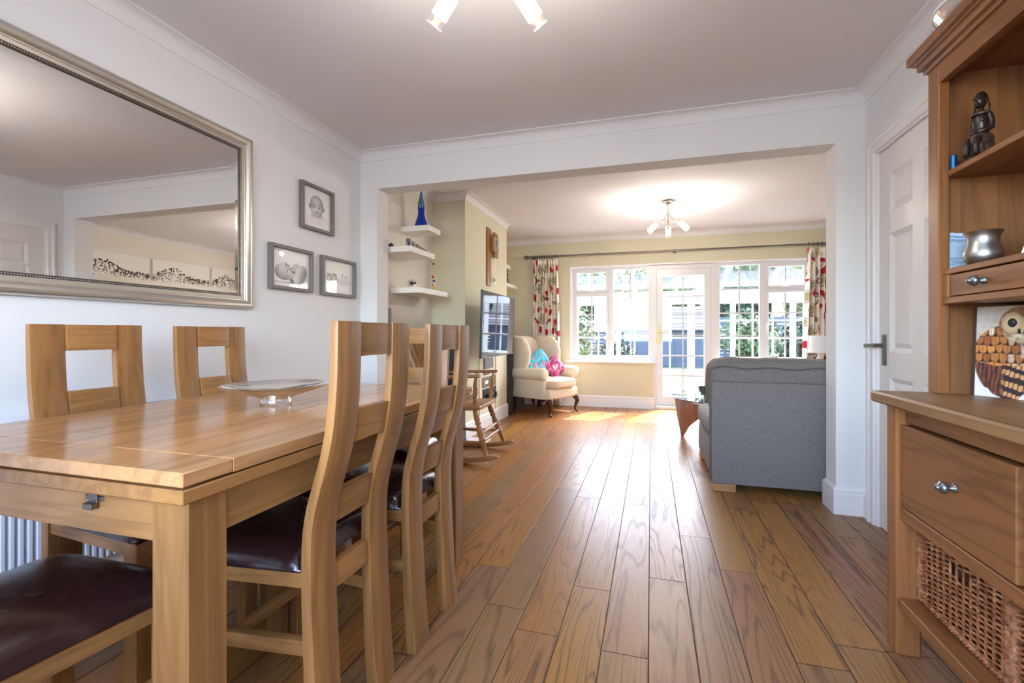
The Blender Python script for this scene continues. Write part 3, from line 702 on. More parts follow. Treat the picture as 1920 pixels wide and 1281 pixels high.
for (y0, y1) in ((1.287, 1.783), (0.668, 1.240)):
    f = DB('drawer', M['dres_y'], (0.757, 0.79, y0, y1, 0.478, 0.736), bev=0.003); knob(f, 0.757, (y0 + y1) / 2 - 0.035, 0.622, 1.0)
# plate rack
XF = 0.870; HT = 1.885
for (y0, y1) in ((1.810, 1.870), (0.585, 0.645)):
    DB('front_post', M['dres_z'], (XF, XF + 0.030, y0, y1, 0.833, HT), bev=0.003)
for (y0, y1) in ((1.838, 1.866), (0.589, 0.617)): DB('end_panel', M['dres_panel'], (XF + 0.028, XB_, y0, y1, 0.833, HT), bev=0)
DB('rack_back', M['dres_panel'], (XB_ - 0.012, XB_, 0.617, 1.838, 0.833, HT), bev=0)
DB('frieze', M['dres_y'], (XF, XF + 0.028, 0.645, 1.810, 1.815, HT))
DB('ceiling_board', M['dres_y'], (XF + 0.028, XB_ - 0.012, 0.617, 1.838, 1.852, 1.868))
cb = B(); n_ = [(0.0, 1.872, 0.012), (0, 1.900, 0.022), (0, 1.926, 0.034)]
def crn(o, z0, z1): cb.box(XF - o - 0.93, XB_ - 0.93, 0.585 - o - 1.2, 1.870 + o - 1.2, z0, z1, 0.004, 2)
crn(0.010, 1.874, 1.892); crn(0.022, 1.890, 1.912); crn(0.030, 1.911, 1.922); crn(0.042, 1.920, 1.950)
cb.done('cornice', M['dres_y'], ds)
DB('shelf', M['dres_y'], (XF + 0.022, XB_ - 0.012, 0.617, 1.838, 1.517, 1.535))
DB('shelf', M['dres_y'], (XF + 0.008, XB_ - 0.012, 0.617, 1.838, 1.207, 1.224))
DB('drawer_rail', M['dres_y'], (XF + 0.008, XB_ - 0.012, 0.617, 1.838, 1.116, 1.136))
DB('drawer_stile', M['dres_z'], (XF + 0.008, XF + 0.03, 1.776, 1.812, 1.136, 1.207)); DB('drawer_stile', M['dres_z'], (XF + 0.008, XF + 0.03, 1.215, 1.24, 1.136, 1.207))
for (y0, y1, ky) in ((1.243, 1.773, 1.615), (0.66, 1.212, 0.93)):
    f = DB('small_drawer', M['dres_y'], (XF + 0.011, XF + 0.03, y0, y1, 1.139, 1.203), bev=0.001); knob(f, XF + 0.011, ky, 1.171, 0.92)

# wicker baskets
def wick():
    g = NG('woven_willow'); oi = g.n('ShaderNodeObjectInfo'); x, y, z = g.xyz(); tc = g.n('ShaderNodeTexCoord')
    nn = g.noise(tc.outputs['Object'], 55.0, 3.0)
    g.base(g.ramp(nn, [(0.3, S(104, 58, 36)), (0.5, S(150, 94, 60)), (0.72, S(190, 136, 98))])); g.p(Roughness=0.45); return g.mat
M['wicker'] = wick()
def basket(yc, label):
    t = thing('wicker_basket', label, 'basket', (0.80, yc, 0.186), group='wicker baskets on the dresser shelf')
    W, H, D = 0.196, 0.236, 0.285; n = 30; stakes = 13
    def front(face, m0, m1, nm):
        b = B()
        for r in range(n):
            z = 0.012 + (H - 0.03) * r / (n - 1); pts = []; L = 78
            for i in range(L + 1):
                s = i / L; ph = s * stakes * PI + (r % 2) * PI
                y = -W + 2 * W * s; bow = 0.006 * math.sin(r * 1.7 + s * 3) 
                off = 0.0042 * math.sin(ph)
                zz = z + 0.0012 * math.sin(s * 9 + r)
                if face == 'front': pts.append((0.012 - off, y * (1 - 0.02 * (1 - z / H)), zz))
                else: pts.append((0.012 + D * s, face * (W * (1 - 0.02 * (1 - z / H))) + off, zz))
            # gap of the hand hole
            if face == 'front' and H - 0.075 < z < H - 0.04:
                a = [p for p in pts if p[1] > 0.045]; c = [p for p in pts if p[1] < -0.045]
                for part in (a, c): b.tube(part, 0.0031, 5)
            else: b.tube(pts, 0.0031, 5)
        b.done(nm, M['wicker'], t, smooth=60)
    front('front', 0, 0, 'front_weave'); front(1, 0, 0, 'side_weave'); front(-1, 0, 0, 'side_weave')
    b = B()
    for k in range(stakes + 1):
        y = -W + 2 * W * k / stakes
        b.cyl((0.012, y * 0.98, 0.0), (0.012, y, H), 0.0034, seg=6)
    b.done('stakes', M['wicker'], t, smooth=60)
    for s in (-1, 1):
        b = B()
        for q in range(42): 
            z = 0.01 + (H - 0.02) * q / 41
            b.tube([(0.012 + 0.010 * cos(2 * PI * i / 8), s * (W - 0.003) + 0.008 * sin(2 * PI * i / 8), z) for i in range(8)], 0.0034, 5, True)
        b.done('corner_binding', M['wicker'], t, smooth=60)
    b = B()
    for k in range(2):
        pts = []
        for i in range(90):
            y = -W + 2 * W * i / 89; pts.append((0.010 + 0.005 * cos(i * 0.9 + k * PI), y, H + 0.001 + 0.005 * sin(i * 0.9 + k * PI)))
        b.tube(pts, 0.0045, 6)
    b.done('rim', M['wicker'], t, smooth=60)
    b = B()
    for k in range(3):
        b.tube([(0.0095 + 0.004 * cos(i * 0.7 + k * 2.1), -W + 2 * W * i / 89, 0.009 + 0.005 * sin(i * 0.7 + k * 2.1)) for i in range(90)], 0.0042, 6)
    b.done('foot_braid', M['wicker'], t, smooth=60)
    boxes('shade_block', M['ebony'], t, (0.020, 0.020 + D - 0.03, -W + 0.012, W - 0.012, 0.004, H - 0.05))  # solid dark block standing in for the shade inside the open basket
    return t
basket(1.588, 'woven wicker basket with a hand hole, at the far end of the dresser shelf')
basket(1.186, 'second wicker basket on the dresser shelf, mostly cut off by the picture edge')

# ------------------------------------------------------------------ things on the dresser
def rgb(c, k=1.0): return (c[0] * k, c[1] * k, c[2] * k, 1)
def lerp(a, b_, t): return tuple(a[i] + (b_[i] - a[i]) * t for i in range(3)) + (1,)
def owl(u, v):
    c = lerp(S(206, 198, 188), S(178, 168, 160), 0.5 + 0.6 * vn(u * 14, v * 18, 1))
    if v < 0.33: c = lerp(c, S(226, 226, 228), 0.8)
    if u > 0.56 and v < 0.30 and abs(math.hypot(u - 0.66, v - 0.20) - 0.05) < 0.010: c = S(110, 92, 80)
    head = el(u, v, 0.53, 0.80, 0.27, 0.195, 0, 0.03)
    body = max(el(u, v, 0.36, 0.40, 0.37, 0.40, 0.12, 0.03), el(u, v, 0.24, 0.52, 0.27, 0.24, 0.5, 0.03), el(u, v, 0.40, 0.18, 0.17, 0.22, 0, 0.03), el(u, v, 0.72, 0.48, 0.25, 0.27, -0.2, 0.03))
    if v < 0.10 and u < 0.24 - v * 0.9: body = 0
    if body > 0.02:
        # layered feathers: overlapping scallops above, barred quills below
        wu, wv = u + 0.018 * vn(u * 9, v * 9, 31), v + 0.022 * vn(u * 9, v * 9, 32)
        if v > 0.36 + 0.03 * vn(u * 6, 0, 33):
            row = wv * 10.5; k = math.floor(row); fr = row - k; fx = wu * 11 + 0.5 * (k % 2); ci = math.floor(fx); a_ = fx - ci - 0.5
            rnd = 0.5 + 1.1 * vn(ci * 1.37 + 0.3, k * 2.13 + 0.7, 4); rim = (a_ * 2.0) ** 2 * 0.9 + max(0, 0.55 - fr) ** 2 * 3.0
            f = lerp(S(206, 136, 72), S(112, 60, 36), min(1, max(0, rnd)))
            f = lerp(f, S(238, 216, 190), smst(0.72, 0.9, rnd) * smst(0.45, 0.15, abs(a_)) * (1 if u < 0.56 else 0.4))
            f = lerp(f, S(46, 30, 30), smst(0.55, 0.95, rim)); f = lerp(f, S(70, 42, 34), 0.55 * smst(0.05, 0.0, abs(a_)) + 0.3 * smst(0.1, 0.5, vn(u * 60, v * 25, 34)))
            if u > 0.50 and v > 0.44: f = lerp(f, lerp(S(216, 208, 198), S(90, 82, 84), smst(-0.1, 0.3, vn(u * 34, v * 15, 5))), smst(0.48, 0.60, u))
        else:
            q = wu * 19 + 2.2 * (0.4 - v); d = abs(q - math.floor(q) - 0.5); bar = sin(wv * 58 + math.floor(q) * 0.7)
            f = lerp(S(126, 76, 56), S(66, 42, 42), 0.5 + 0.9 * vn(u * 26, v * 12, 6))
            w_ = smst(0.28, 0.36, u); f = lerp(f, lerp(S(48, 40, 46), S(202, 150, 104), smst(-0.3, 0.3, bar)), w_)
            f = lerp(f, S(44, 30, 30), smst(0.33, 0.47, d))
        c = lerp(c, f, body)
    if head > 0.02:
        f = lerp(S(120, 78, 54), S(164, 122, 88), 0.5 + 0.9 * vn(u * 26, v * 26, 7))
        for ex in (0.41, 0.63):
            r = math.hypot((u - ex) / 0.105, (v - 0.815) / 0.10)
            if r < 1.15: f = lerp(S(206, 182, 148), S(168, 136, 102), smst(0.6, 1.15, r) * (0.6 + 0.6 * sin(40 * math.atan2(v - 0.815, u - ex))))
            if r < 0.62: f = S(222, 196, 150)
            if r < 0.50: f = S(34, 32, 40)
            if math.hypot(u - ex - 0.012, v - 0.828) < 0.008: f = S(170, 190, 210)
        if abs(u - 0.52) < 0.022 * smst(0.66, 0.80, v) + 0.004 and 0.70 < v < 0.80: f = S(196, 168, 120)
        elif abs(u - 0.52) < 0.05 and 0.68 < v < 0.75: f = S(40, 34, 36)
        if v < 0.70 and abs(u - 0.52) < 0.2: f = lerp(S(200, 186, 160), S(150, 126, 100), 0.5 + vn(u * 20, v * 20))
        c = lerp(c, f, head)
    return c
bk = thing('owl_book', 'hardback book with a tawny owl on its cover standing in the dresser', 'book', (0.955, 1.808, 0.8335), math.atan2(-0.103, 0.068))
bk.rotation_euler = (rad(-3.0), 0, math.atan2(-0.103, 0.068)); bk.location = (0.956, 1.800, 0.834)
WB, HB = 0.205, 0.272
boxes('pages', M['paper'], bk, (0.004, WB - 0.004, 0.004, 0.018, 0.003, HB - 0.003))
boxes('cover_board', M['ebony'], bk, (0, WB, 0.0005, 0.003, 0, HB), (0, WB, 0.019, 0.0215, 0, HB)); boxes('spine', plain('dark_brown_cloth', S(58, 44, 44), 0.6), bk, (-0.006, 0.0, 0.0, 0.0215, 0, HB), bev=0.002)
b = B(); b.grid(lambda u, v: (WB * u, 0.0, HB * v), 150, 190, owl); b.done('cover_picture', M['print'], bk)

def lathe_thing(name, label, cat, loc, prof, mat, seg=40, parts=None):
    b = B(); b.lathe(prof, (0, 0, 0), (0, 0, 1), seg); o = b.done(name, mat, None, smooth=50); o.location = loc; return tag(o, label, cat)
k = 0.0445
lathe_thing('pewter_pot', 'brushed pewter belly pot with flared rim on the dresser shelf', 'pot', (0.930, 1.712, 1.2245),
    [(0, 0.024), (0.001, 0.031), (0.006, 0.034), (0.014, 0.0405), (0.024, 0.0440), (0.034, 0.0442), (0.046, 0.0410), (0.058, 0.0370), (0.070, 0.0350), (0.080, 0.0360), (0.088, 0.0385), (0.094, 0.0425), (0.0965, 0.0440), (0.0972, 0.0432), (0.0955, 0.0405), (0.088, 0.0365), (0.070, 0.0330), (0.05, 0.036), (0.03, 0.041), (0.012, 0.036), (0.006, 0.0)], M['pewter'])
b = B(); b.cyl((0, 0, 0), (0, 0, 0.0405), 0.0085, seg=24); b.lathe([(0.0405, 0.0085), (0.042, 0.008), (0.0425, 0.0)], (0, 0, 0), (0, 0, 1), 24)
o = b.done('metal_canister', M['bluealu'], None); o.location = (0.903, 1.797, 1.5355); tag(o, 'small blue metal canister on the upper dresser shelf', 'canister')
# leaflet with printed lines
lf = thing('leaflet', 'pale blue printed instruction leaflet leaning on the dresser end panel', 'leaflet', (0.896, 1.829, 1.2245)); lf.rotation_euler = (rad(-2.5), 0, 0)
def leafc(u, v):
    c = S(186, 214, 238)
    ink = S(70, 96, 140)
    def line(v0, u0, u1, h): return abs(v - v0) < h and u0 < u < u1 and vn(u * 60, v0 * 50) > -0.22
    if line(0.90, 0.05, 0.95, 0.010): return S(52, 66, 100)
    for i in range(4):
        if line(0.845 - 0.030 * i, 0.05, 0.86 - 0.05 * (i % 2), 0.0065): return ink
    for i, a in enumerate((0.10, 0.10, 0.18, 0.20, 0.10, 0.20, 0.22)):
        if line(0.32 - 0.042 * i, a, a + (0.62, 0.26, 0.6, 0.6, 0.2, 0.5, 0.3)[i], 0.0075): return ink
    r = math.hypot((u - 0.86) / 0.2, (v - 0.64) / 0.09)
    if r < 1.0: return S(140, 190, 228) if r < 0.86 else S(80, 120, 170)
    if line(0.50, 0.5, 0.8, 0.008): return S(120, 150, 190)
    return c
b = B(); b.grid(lambda u, v: (0.085 * u, -0.0008, (0.119 + 0.002 * sin(u * 9) - 0.0015 * abs(sin(u * 23))) * v), 90, 110, leafc); b.done('printed_face', M['print'], lf)
boxes('sheet', M['paper'], lf, (0, 0.085, -0.0005, 0.0002, 0, 0.117))
o = B(); o.prism([(0, 0), (0.10, 0), (0.13, 0.115), (0.030, 0.115)], 'y', 0, 0.0015); o = o.done('white_card', M['paper'], None); o.location = (0.953, 1.612, 1.2248); o.rotation_euler = (rad(-6), 0, rad(-41))
tag(o, 'white card leaning in the dresser beside the pewter pot', 'card')
# carved figure
fg = thing('carved_figure', 'dark carved wooden figure of a seated woman on the upper dresser shelf', 'figurine', (0.921, 1.700, 1.5352), rad(-152)); fg.scale = (0.78, 0.72, 1.04)
b = B(); Kf = 0.98   # local +x is the way she faces
def E3(c, r, e=(1, 1), mat=None, nu=18, nv=12): b.ell([q * Kf for q in c], [q * Kf for q in r], e, nu, nv, mat)
def TB(pts, r): b.tube([[q * Kf for q in p] for p in pts], [q * Kf for q in r], 10)
TB([(0, 0, 0.055), (0.0, 0, 0.075), (0.002, 0, 0.095), (0.003, 0, 0.112), (0.002, 0, 0.122), (0.004, 0, 0.132), (0.006, 0, 0.142)], [0.024, 0.021, 0.021, 0.026, 0.020, 0.009, 0.009])
E3((0.012, 0.011, 0.104), (0.011, 0.009, 0.010)); E3((0.012, -0.011, 0.104), (0.011, 0.009, 0.010))
for s in (-1, 1):
    TB([(0.000, s * 0.026, 0.118), (-0.003, s * 0.032, 0.098), (-0.002, s * 0.034, 0.080), (0.016, s * 0.026, 0.072), (0.034, s * 0.008, 0.070), (0.038, s * -0.006, 0.070)], [0.0095, 0.0095, 0.0085, 0.0075, 0.0065, 0.004])
    TB([(0.028, s * 0.016, 0.048), (0.046, s * 0.017, 0.044), (0.053, s * 0.017, 0.026), (0.052, s * 0.017, 0.006), (0.056, s * 0.017, 0.002)], [0.014, 0.0125, 0.0105, 0.0085, 0.007])
    E3((0.062, s * 0.017, 0.004), (0.013, 0.007, 0.004))
    for f in range(4): TB([(0.034 + 0.001 * f, s * (0.006 - 0.004 * f), 0.070 + 0.002 * (f - 1.5)), (0.040, s * (-0.004 - 0.003 * f), 0.069 + 0.002 * (f - 1.5)), (0.042, s * (-0.011 - 0.002 * f), 0.068 + 0.0015 * (f - 1.5))], [0.0024, 0.0022, 0.0018])
E3((0.008, 0, 0.160), (0.021, 0.0185, 0.0235)); E3((0.004, 0, 0.166), (0.023, 0.0195, 0.021)); E3((0.022, 0, 0.149), (0.010, 0.010, 0.010))
E3((0.029, 0, 0.157), (0.005, 0.0045, 0.006)); E3((0.0295, 0, 0.147), (0.0055, 0.0075, 0.0022)); E3((0.0290, 0, 0.1435), (0.005, 0.0065, 0.002))
for s in (-1, 1):
    E3((0.0255, s * 0.0075, 0.162), (0.003, 0.0045, 0.0025)); E3((0.026, s * 0.008, 0.167), (0.004, 0.006, 0.0015)); E3((0.002, s * 0.0205, 0.158), (0.006, 0.003, 0.009))
    TB([(0.0, s * 0.0225, 0.153), (0.000, s * 0.0265, 0.140), (0.002, s * 0.0275, 0.128), (0.004, s * 0.026, 0.119)], [0.0028, 0.0035, 0.0030, 0.0038])
b.done('body', M['ebony'], fg, smooth=60)
b = B(); b.ell((0.008, 0, 0.046), (0.040, 0.035, 0.020), (0.8, 0.7), 20, 12); b.ell((-0.004, 0, 0.024), (0.030, 0.032, 0.025), (0.7, 0.5), 20, 10); b.prism([(0.0, 0.02), (0.044, 0.052), (0.044, 0.036), (0.034, 0.006), (0.0, 0.0)], 'y', -0.026, 0.026, 0.004); b.done('skirt', M['ebonylight'], fg, smooth=60)
b = B(); b.lathe([(0, 0.030), (0.004, 0.031), (0.010, 0.020), (0.013, 0.0115), (0.0135, 0.010)], (0.003, 0, 0.1165), (0.004, 0, 1.1165), 24); b.done('collar', M['ebonylight'], fg)
# glass bowl on top
b = B(); b.lathe([(0, 0.06), (0.004, 0.062), (0.012, 0.08), (0.032, 0.12), (0.055, 0.150), (0.058, 0.152), (0.058, 0.148), (0.034, 0.115), (0.016, 0.07), (0.008, 0.0)], (0, 0, 0), (0, 0, 1), 48)
gb_ = b.done('serving_bowl', M['thinglass'], None); gb_.location = (0.985, 1.735, 1.9505); tag(gb_, 'clear glass bowl with a white rim on top of the oak dresser', 'bowl')
b = B(); b.tube([(0.151 * cos(2 * PI * i / 48), 0.151 * sin(2 * PI * i / 48), 0.059) for i in range(48)], 0.0042, 8, True); b.done('rim', M['white'], gb_)

# ------------------------------------------------------------------ alcove shelves left of the chimney breast
def shelf(y0, y1, z, d, label, x0=XA):
    o = boxes('floating_shelf', M['shelf'], None, (x0, x0 + d, y0, y1, z - 0.046, z), bev=0.002)
    return tag(o, label, 'shelf', 'white floating shelves')
shelf(3.635, 3.870, 1.945, 0.262, 'topmost white floating shelf in the alcove, holding the blue glass vase')
shelf(3.320, 3.755, 1.714, 0.262, 'middle white floating shelf in the alcove, holding the row of pewter ornaments')
shelf(3.470, 4.020, 1.402, 0.262, 'lowest white floating shelf in the alcove, holding the thermometer')
shelf(5.62, 6.10, 1.932, 0.25, 'upper white floating shelf beyond the chimney breast')
shelf(5.70, 6.41, 1.692, 0.25, 'lower white floating shelf beyond the chimney breast')
vs_ = thing('glass_vase', 'tall blue glass bird-shaped vase on the topmost alcove shelf', 'vase', (-1.935, 3.745, 1.9455), rad(-60))
b = B(); b.lathe([(0, 0.050), (0.004, 0.056), (0.02, 0.057), (0.05, 0.050), (0.08, 0.038), (0.11, 0.030), (0.14, 0.027), (0.17, 0.029), (0.195, 0.029)], (0, 0, 0), (0, 0, 1), 24)
b.tube([(0.015, 0, 0.185), (0.04, 0, 0.190), (0.066, 0, 0.186), (0.085, 0, 0.182)], [0.020, 0.012, 0.005, 0.002], 10); b.done('body', M['blueglass'], vs_, smooth=60)
b = B(); b.lathe([(0.195, 0.029), (0.215, 0.030), (0.235, 0.024), (0.26, 0.017), (0.285, 0.012), (0.31, 0.009), (0.325, 0.004), (0.33, 0.001)], (0, 0, 0), (0.02, 0, 1), 24); b.done('neck', M['paleblueglass'], vs_, smooth=60)
def trinket(loc, s, label):
    b = B(); b.ell((0, 0, 0.55 * s), (0.62 * s, 0.40 * s, 0.42 * s)); b.ell((0.55 * s, 0, 0.72 * s), (0.32 * s, 0.28 * s, 0.30 * s)); b.tube([(0.78 * s, 0, 0.72 * s), (0.98 * s, 0, 0.55 * s), (1.0 * s, 0, 0.25 * s)], [0.12 * s, 0.09 * s, 0.05 * s], 8)
    for a in (-1, 1):
        for c in (-1, 1): b.cyl((a * 0.36 * s, c * 0.2 * s, 0), (a * 0.36 * s, c * 0.2 * s, 0.5 * s), 0.12 * s, seg=8)
        b.ell((0.45 * s, a * 0.30 * s, 0.78 * s), (0.16 * s, 0.05 * s, 0.24 * s))
    o = b.done('pewter_ornament', M['iron'], None, smooth=60); o.location = loc; o.rotation_euler = (0, 0, rad(-75)); return tag(o, label, 'ornament', 'row of pewter ornaments')
ordn = ('largest', 'second largest', 'third', 'fourth', 'fifth', 'sixth', 'smallest')
for i, (y, s) in enumerate(((3.365, 0.058), (3.435, 0.046), (3.495, 0.039), (3.548, 0.032), (3.592, 0.027), (3.630, 0.023), (3.663, 0.019))):
    trinket((-1.842, y, 1.7145), s, '%s pewter animal ornament of the row on the middle alcove shelf' % (ordn[i] if i < 2 else ordn[i] + ' largest' if i < 6 else ordn[i]))
b = B(); b.ell((0, 0, 0.016), (0.02, 0.016, 0.016), (0.7, 0.7)); b.ell((0.004, 0, 0.030), (0.010, 0.010, 0.010)); o = b.done('stone_ornament', M['charcoal'], None); o.location = (-2.01, 3.37, 1.7143); tag(o, 'small dark stone ornament alone on the middle alcove shelf', 'ornament')
tl = thing('glass_ornament', 'clear round glass ornament with a dark centre on the lowest shelf', 'ornament', (-1.935, 3.575, 1.4022))
b = B(); b.ell((0, 0, 0.040), (0.038, 0.038, 0.038)); b.done('ball', M['glass'], tl); b = B(); b.ell((0, 0, 0.042), (0.012, 0.012, 0.011)); b.ell((0.004, 0.022, 0.045), (0.006, 0.006, 0.006)); b.done('centre', M['black'], tl)
b = B(); b.cyl((0, 0, 0), (0, 0, 0.006), 0.022, seg=20); b.done('foot', M['glass'], tl)
gt = thing('thermometer', 'tall glass tube thermometer with coloured floats on the lowest shelf', 'thermometer', (-1.895, 3.905, 1.4022))
b = B(); b.cyl((0, 0, 0), (0, 0, 0.010), 0.022, seg=20); b.lathe([(0.01, 0.020), (0.24, 0.020), (0.258, 0.012), (0.262, 0.004)], (0, 0, 0), (0, 0, 1), 20); b.done('tube', M['pane'], gt)
for i, (z, c) in enumerate(((0.022, S(220, 150, 40)), (0.058, S(200, 120, 60)), (0.094, S(60, 70, 150)), (0.130, S(190, 40, 40)))):
    b = B(); b.ell((0.004 * (-1) ** i, 0, z + 0.004), (0.0125, 0.0125, 0.0135)); f_ = b.done('float', plain('coloured_float_%d' % i, c, 0.15), gt); f_['label'] = ('amber float', 'orange float', 'blue float', 'red float')[i]
    b = B(); b.cyl((0.004 * (-1) ** i, 0, z - 0.014), (0.004 * (-1) ** i, 0, z - 0.008), 0.004, seg=8); b.done('weight', M['brass'], f_)
b = B(); b.cyl((0, 0, 0.244), (0, 0, 0.256), 0.013, seg=16); b.done('cap', M['ebony'], gt)
tw = thing('tower_speaker', 'slim grey rounded tower speaker beside the opening edge under the shelves', 'speaker', (-2.024, 3.36, 0))
b = B(); b.lathe([(0.02, 0.023), (1.20, 0.023), (1.222, 0.021), (1.23, 0.014)], (0, 0, 0), (0, 0, 1), 28); b.done('column', M['greyplastic'], tw); b = B(); b.cyl((0, 0, 0), (0, 0, 0.022), 0.028, seg=28); b.done('base', M['charcoal'], tw)
sp2 = thing('cabinet', 'tall charcoal cabinet standing in the alcove against the chimney breast', 'cabinet', (-1.83, 4.12, 0))
boxes('carcass', M['charcoal'], sp2, (-0.125, 0.122, -0.09, 0.095, 0.0, 0.96), bev=0.004); boxes('door', M['charcoal'], sp2, (-0.118, 0.115, -0.104, -0.091, 0.03, 0.94), bev=0.003)
mg = [('magazine', 'white magazine lying on the floor between the rocking chair and chimney breast', S(232, 234, 240), (-1.575, 4.165, 0.0), 0.08, 0.012), ('magazine', 'pale pink booklet on the floor beside the charcoal cabinet', S(214, 190, 190), (-1.90, 3.80, 0.0), 0.0, 0.02)]
for nm, lb, c, loc, rz, hh in mg:
    t = thing(nm, lb, 'magazine', loc, rz, 'magazines on the floor'); boxes('pages', M['paper'], t, (-0.10, 0.10, -0.14, 0.14, 0.0005, hh - 0.001)); boxes('cover', plain(nm + '_cover' + lb[:3], c, 0.4), t, (-0.102, 0.102, -0.142, 0.142, hh - 0.001, hh), bev=0)

# ------------------------------------------------------------------ chimney breast: television, clock, wall plates
tv = thing('television', 'flat black wall mounted television reflecting the garden window', 'television', (-1.444, 4.47, 1.105), 0)
tv.rotation_euler = (0, rad(1.5), rad(2.0))
TW, TH = 0.570, 0.305
boxes('casing', M['black'], tv, (-0.020, -0.006, -TW, TW, -TH, TH), (-0.052, -0.018, -TW + 0.12, TW - 0.12, -TH + 0.05, TH - 0.08), (-0.012, 0.0, -TW, TW, -TH, -TH + 0.012), (-0.012, 0.0, -TW, TW, TH - 0.008, TH), (-0.012, 0, -TW, -TW + 0.008, -TH, TH), (-0.012, 0, TW - 0.008, TW, -TH, TH), bev=0.002)
boxes('screen', M['screen'], tv, (-0.007, -0.002, -TW + 0.007, TW - 0.007, -TH + 0.011, TH - 0.007))
br = B(); br.box(-0.075, -0.052, -0.1, 0.1, -0.1, 0.1); br.tube([(-0.07, 0, 0), (-0.16, 0.22, 0), (-0.255, 0.38, 0)], 0.018, 8); br.box(-0.272, -0.25, 0.32, 0.44, -0.11, 0.11); br.done('bracket', M['black'], tv)
ck = thing('wall_clock', 'narrow wooden pendulum wall clock with a square dial on the chimney', 'clock', (XC, 4.90, 0))
boxes('backboard', M['oak_z'], ck, (0, 0.018, -0.062, 0.066, 1.545, 2.180), bev=0.002)
boxes('case', M['oak_z'], ck, (0.018, 0.055, 0.02, 0.10, 1.93, 2.09), (0.03, 0.05, 0.085, 0.215, 1.872, 2.150), bev=0.002)
dl = boxes('dial', M['chrome'], ck, (0.055, 0.064, 0.035, 0.185, 1.93, 2.09), bev=0.002)
b = B(); b.box(0.0645, 0.0665, 0.108, 0.112, 2.01, 2.065); b.box(0.0645, 0.0665, 0.11, 0.15, 2.007, 2.011); b.done('hand', M['black'], dl)
b = B(); b.cyl((0.04, 0.10, 1.93), (0.04, 0.10, 1.62), 0.0025, seg=8); b.done('pendulum_rod', M['chrome'], ck)
b = B(); b.cyl((0.034, 0.10, 1.615), (0.046, 0.10, 1.615), 0.036, seg=28); pb = b.done('pendulum_bob', M['chrome'], ck); b = B(); b.cyl((0.046, 0.10, 1.615), (0.048, 0.10, 1.615), 0.018, seg=24); b.done('bob_centre', M['charcoal'], pb)
def plate(y0, y1, z0, z1, mat, label, inner=None):
    t = thing('wall_plate', label, 'wall plate', (XC, (y0 + y1) / 2, (z0 + z1) / 2), 0, 'wall plates under the television')
    w, h = (y1 - y0) / 2, (z1 - z0) / 2; boxes('plate', mat, t, (0, 0.012, -w, w, -h, h), bev=0.003)
    if inner: 
        for (a, c) in inner: boxes('switch', M['white'], t, (0.012, 0.017, a * w - w * 0.25, a * w + w * 0.25, -h * 0.35, h * 0.35), bev=0.002)
    return t
plate(4.76, 5.06, 0.640, 0.752, M['greyplate'], 'plain grey wall plate directly under the television')
plate(4.76, 4.95, 0.575, 0.610, M['greyplate'], 'small grey plate half hidden behind the rocking chair arm')
plate(4.715, 5.12, 0.44, 0.55, M['chrome'], 'wide chrome double switch plate behind the rocking chair', [(-0.5, 0), (0.5, 0)])
pl_ = plate(4.73, 5.15, 0.275, 0.425, M['black'], 'black socket plate with plugs behind the rocking chair')
for y in (-0.10, 0.02, 0.12): boxes('plug', M['charcoal'], pl_, (0.012, 0.05, y - 0.025, y + 0.025, -0.045, 0.02), bev=0.006)
for y, lb in ((4.625, 'thin cable cover on the chimney breast, nearer one'), (5.165, 'thin cable cover on the chimney breast, farther one')):
    tag(boxes('cable_cover', M['sage'], None, (XC, XC + 0.010, y - 0.008, y + 0.008, 0.158, 0.82 if y < 5 else 0.90), bev=0.002), lb, 'cable cover', 'cable covers')
sp3 = thing('floor_speaker', 'tall narrow black speaker standing just beyond the chimney breast', 'speaker', (-1.80, 5.74, 0))
boxes('cabinet', M['charcoal'], sp3, (-0.11, 0.10, -0.115, 0.11, 0.02, 1.02), bev=0.004); boxes('grille', M['black'], sp3, (0.10, 0.108, -0.10, 0.095, 0.30, 1.0), bev=0.002); boxes('plinth', M['black'], sp3, (-0.12, 0.11, -0.12, 0.115, 0, 0.02))
cn = thing('corner_cabinet', 'low grey-green cabinet in the corner behind the wing armchair', 'cabinet', (-1.87, 6.16, 0)); M['gg'] = plain('grey_green_paint', S(92, 104, 100), 0.4)
boxes('carcass', M['gg'], cn, (-0.17, 0.17, -0.22, 0.22, 0.0, 0.36), bev=0.003); boxes('top', M['tableglass'], cn, (-0.18, 0.18, -0.23, 0.23, 0.36, 0.37), bev=0.001)
pb_ = thing('photo_box', 'silver framed box on the upper shelf beyond the chimney', 'frame', (-1.90, 6.02, 1.9322)); boxes('frame', M['chrome'], pb_, (-0.05, 0.05, -0.02, 0.02, 0.16, 0.22), bev=0.002); boxes('stand', M['ebony'], pb_, (-0.02, 0.05, -0.02, 0.02, 0.0, 0.16), bev=0.004)
b = B(); b.box(-0.03, 0.03, -0.03, 0.03, 0, 0.02, 0.003); b.lathe([(0.02, 0.022), (0.06, 0.028), (0.09, 0.018), (0.12, 0.026), (0.15, 0.016), (0.17, 0.022), (0.185, 0.012)], (0, 0, 0), (0, 0, 1), 16); o = b.done('wood_carving', M['ebony'], None); o.location = (-1.862, 6.04, 1.6922); tag(o, 'dark carved wooden ornament on the lower shelf beyond the chimney', 'carving')

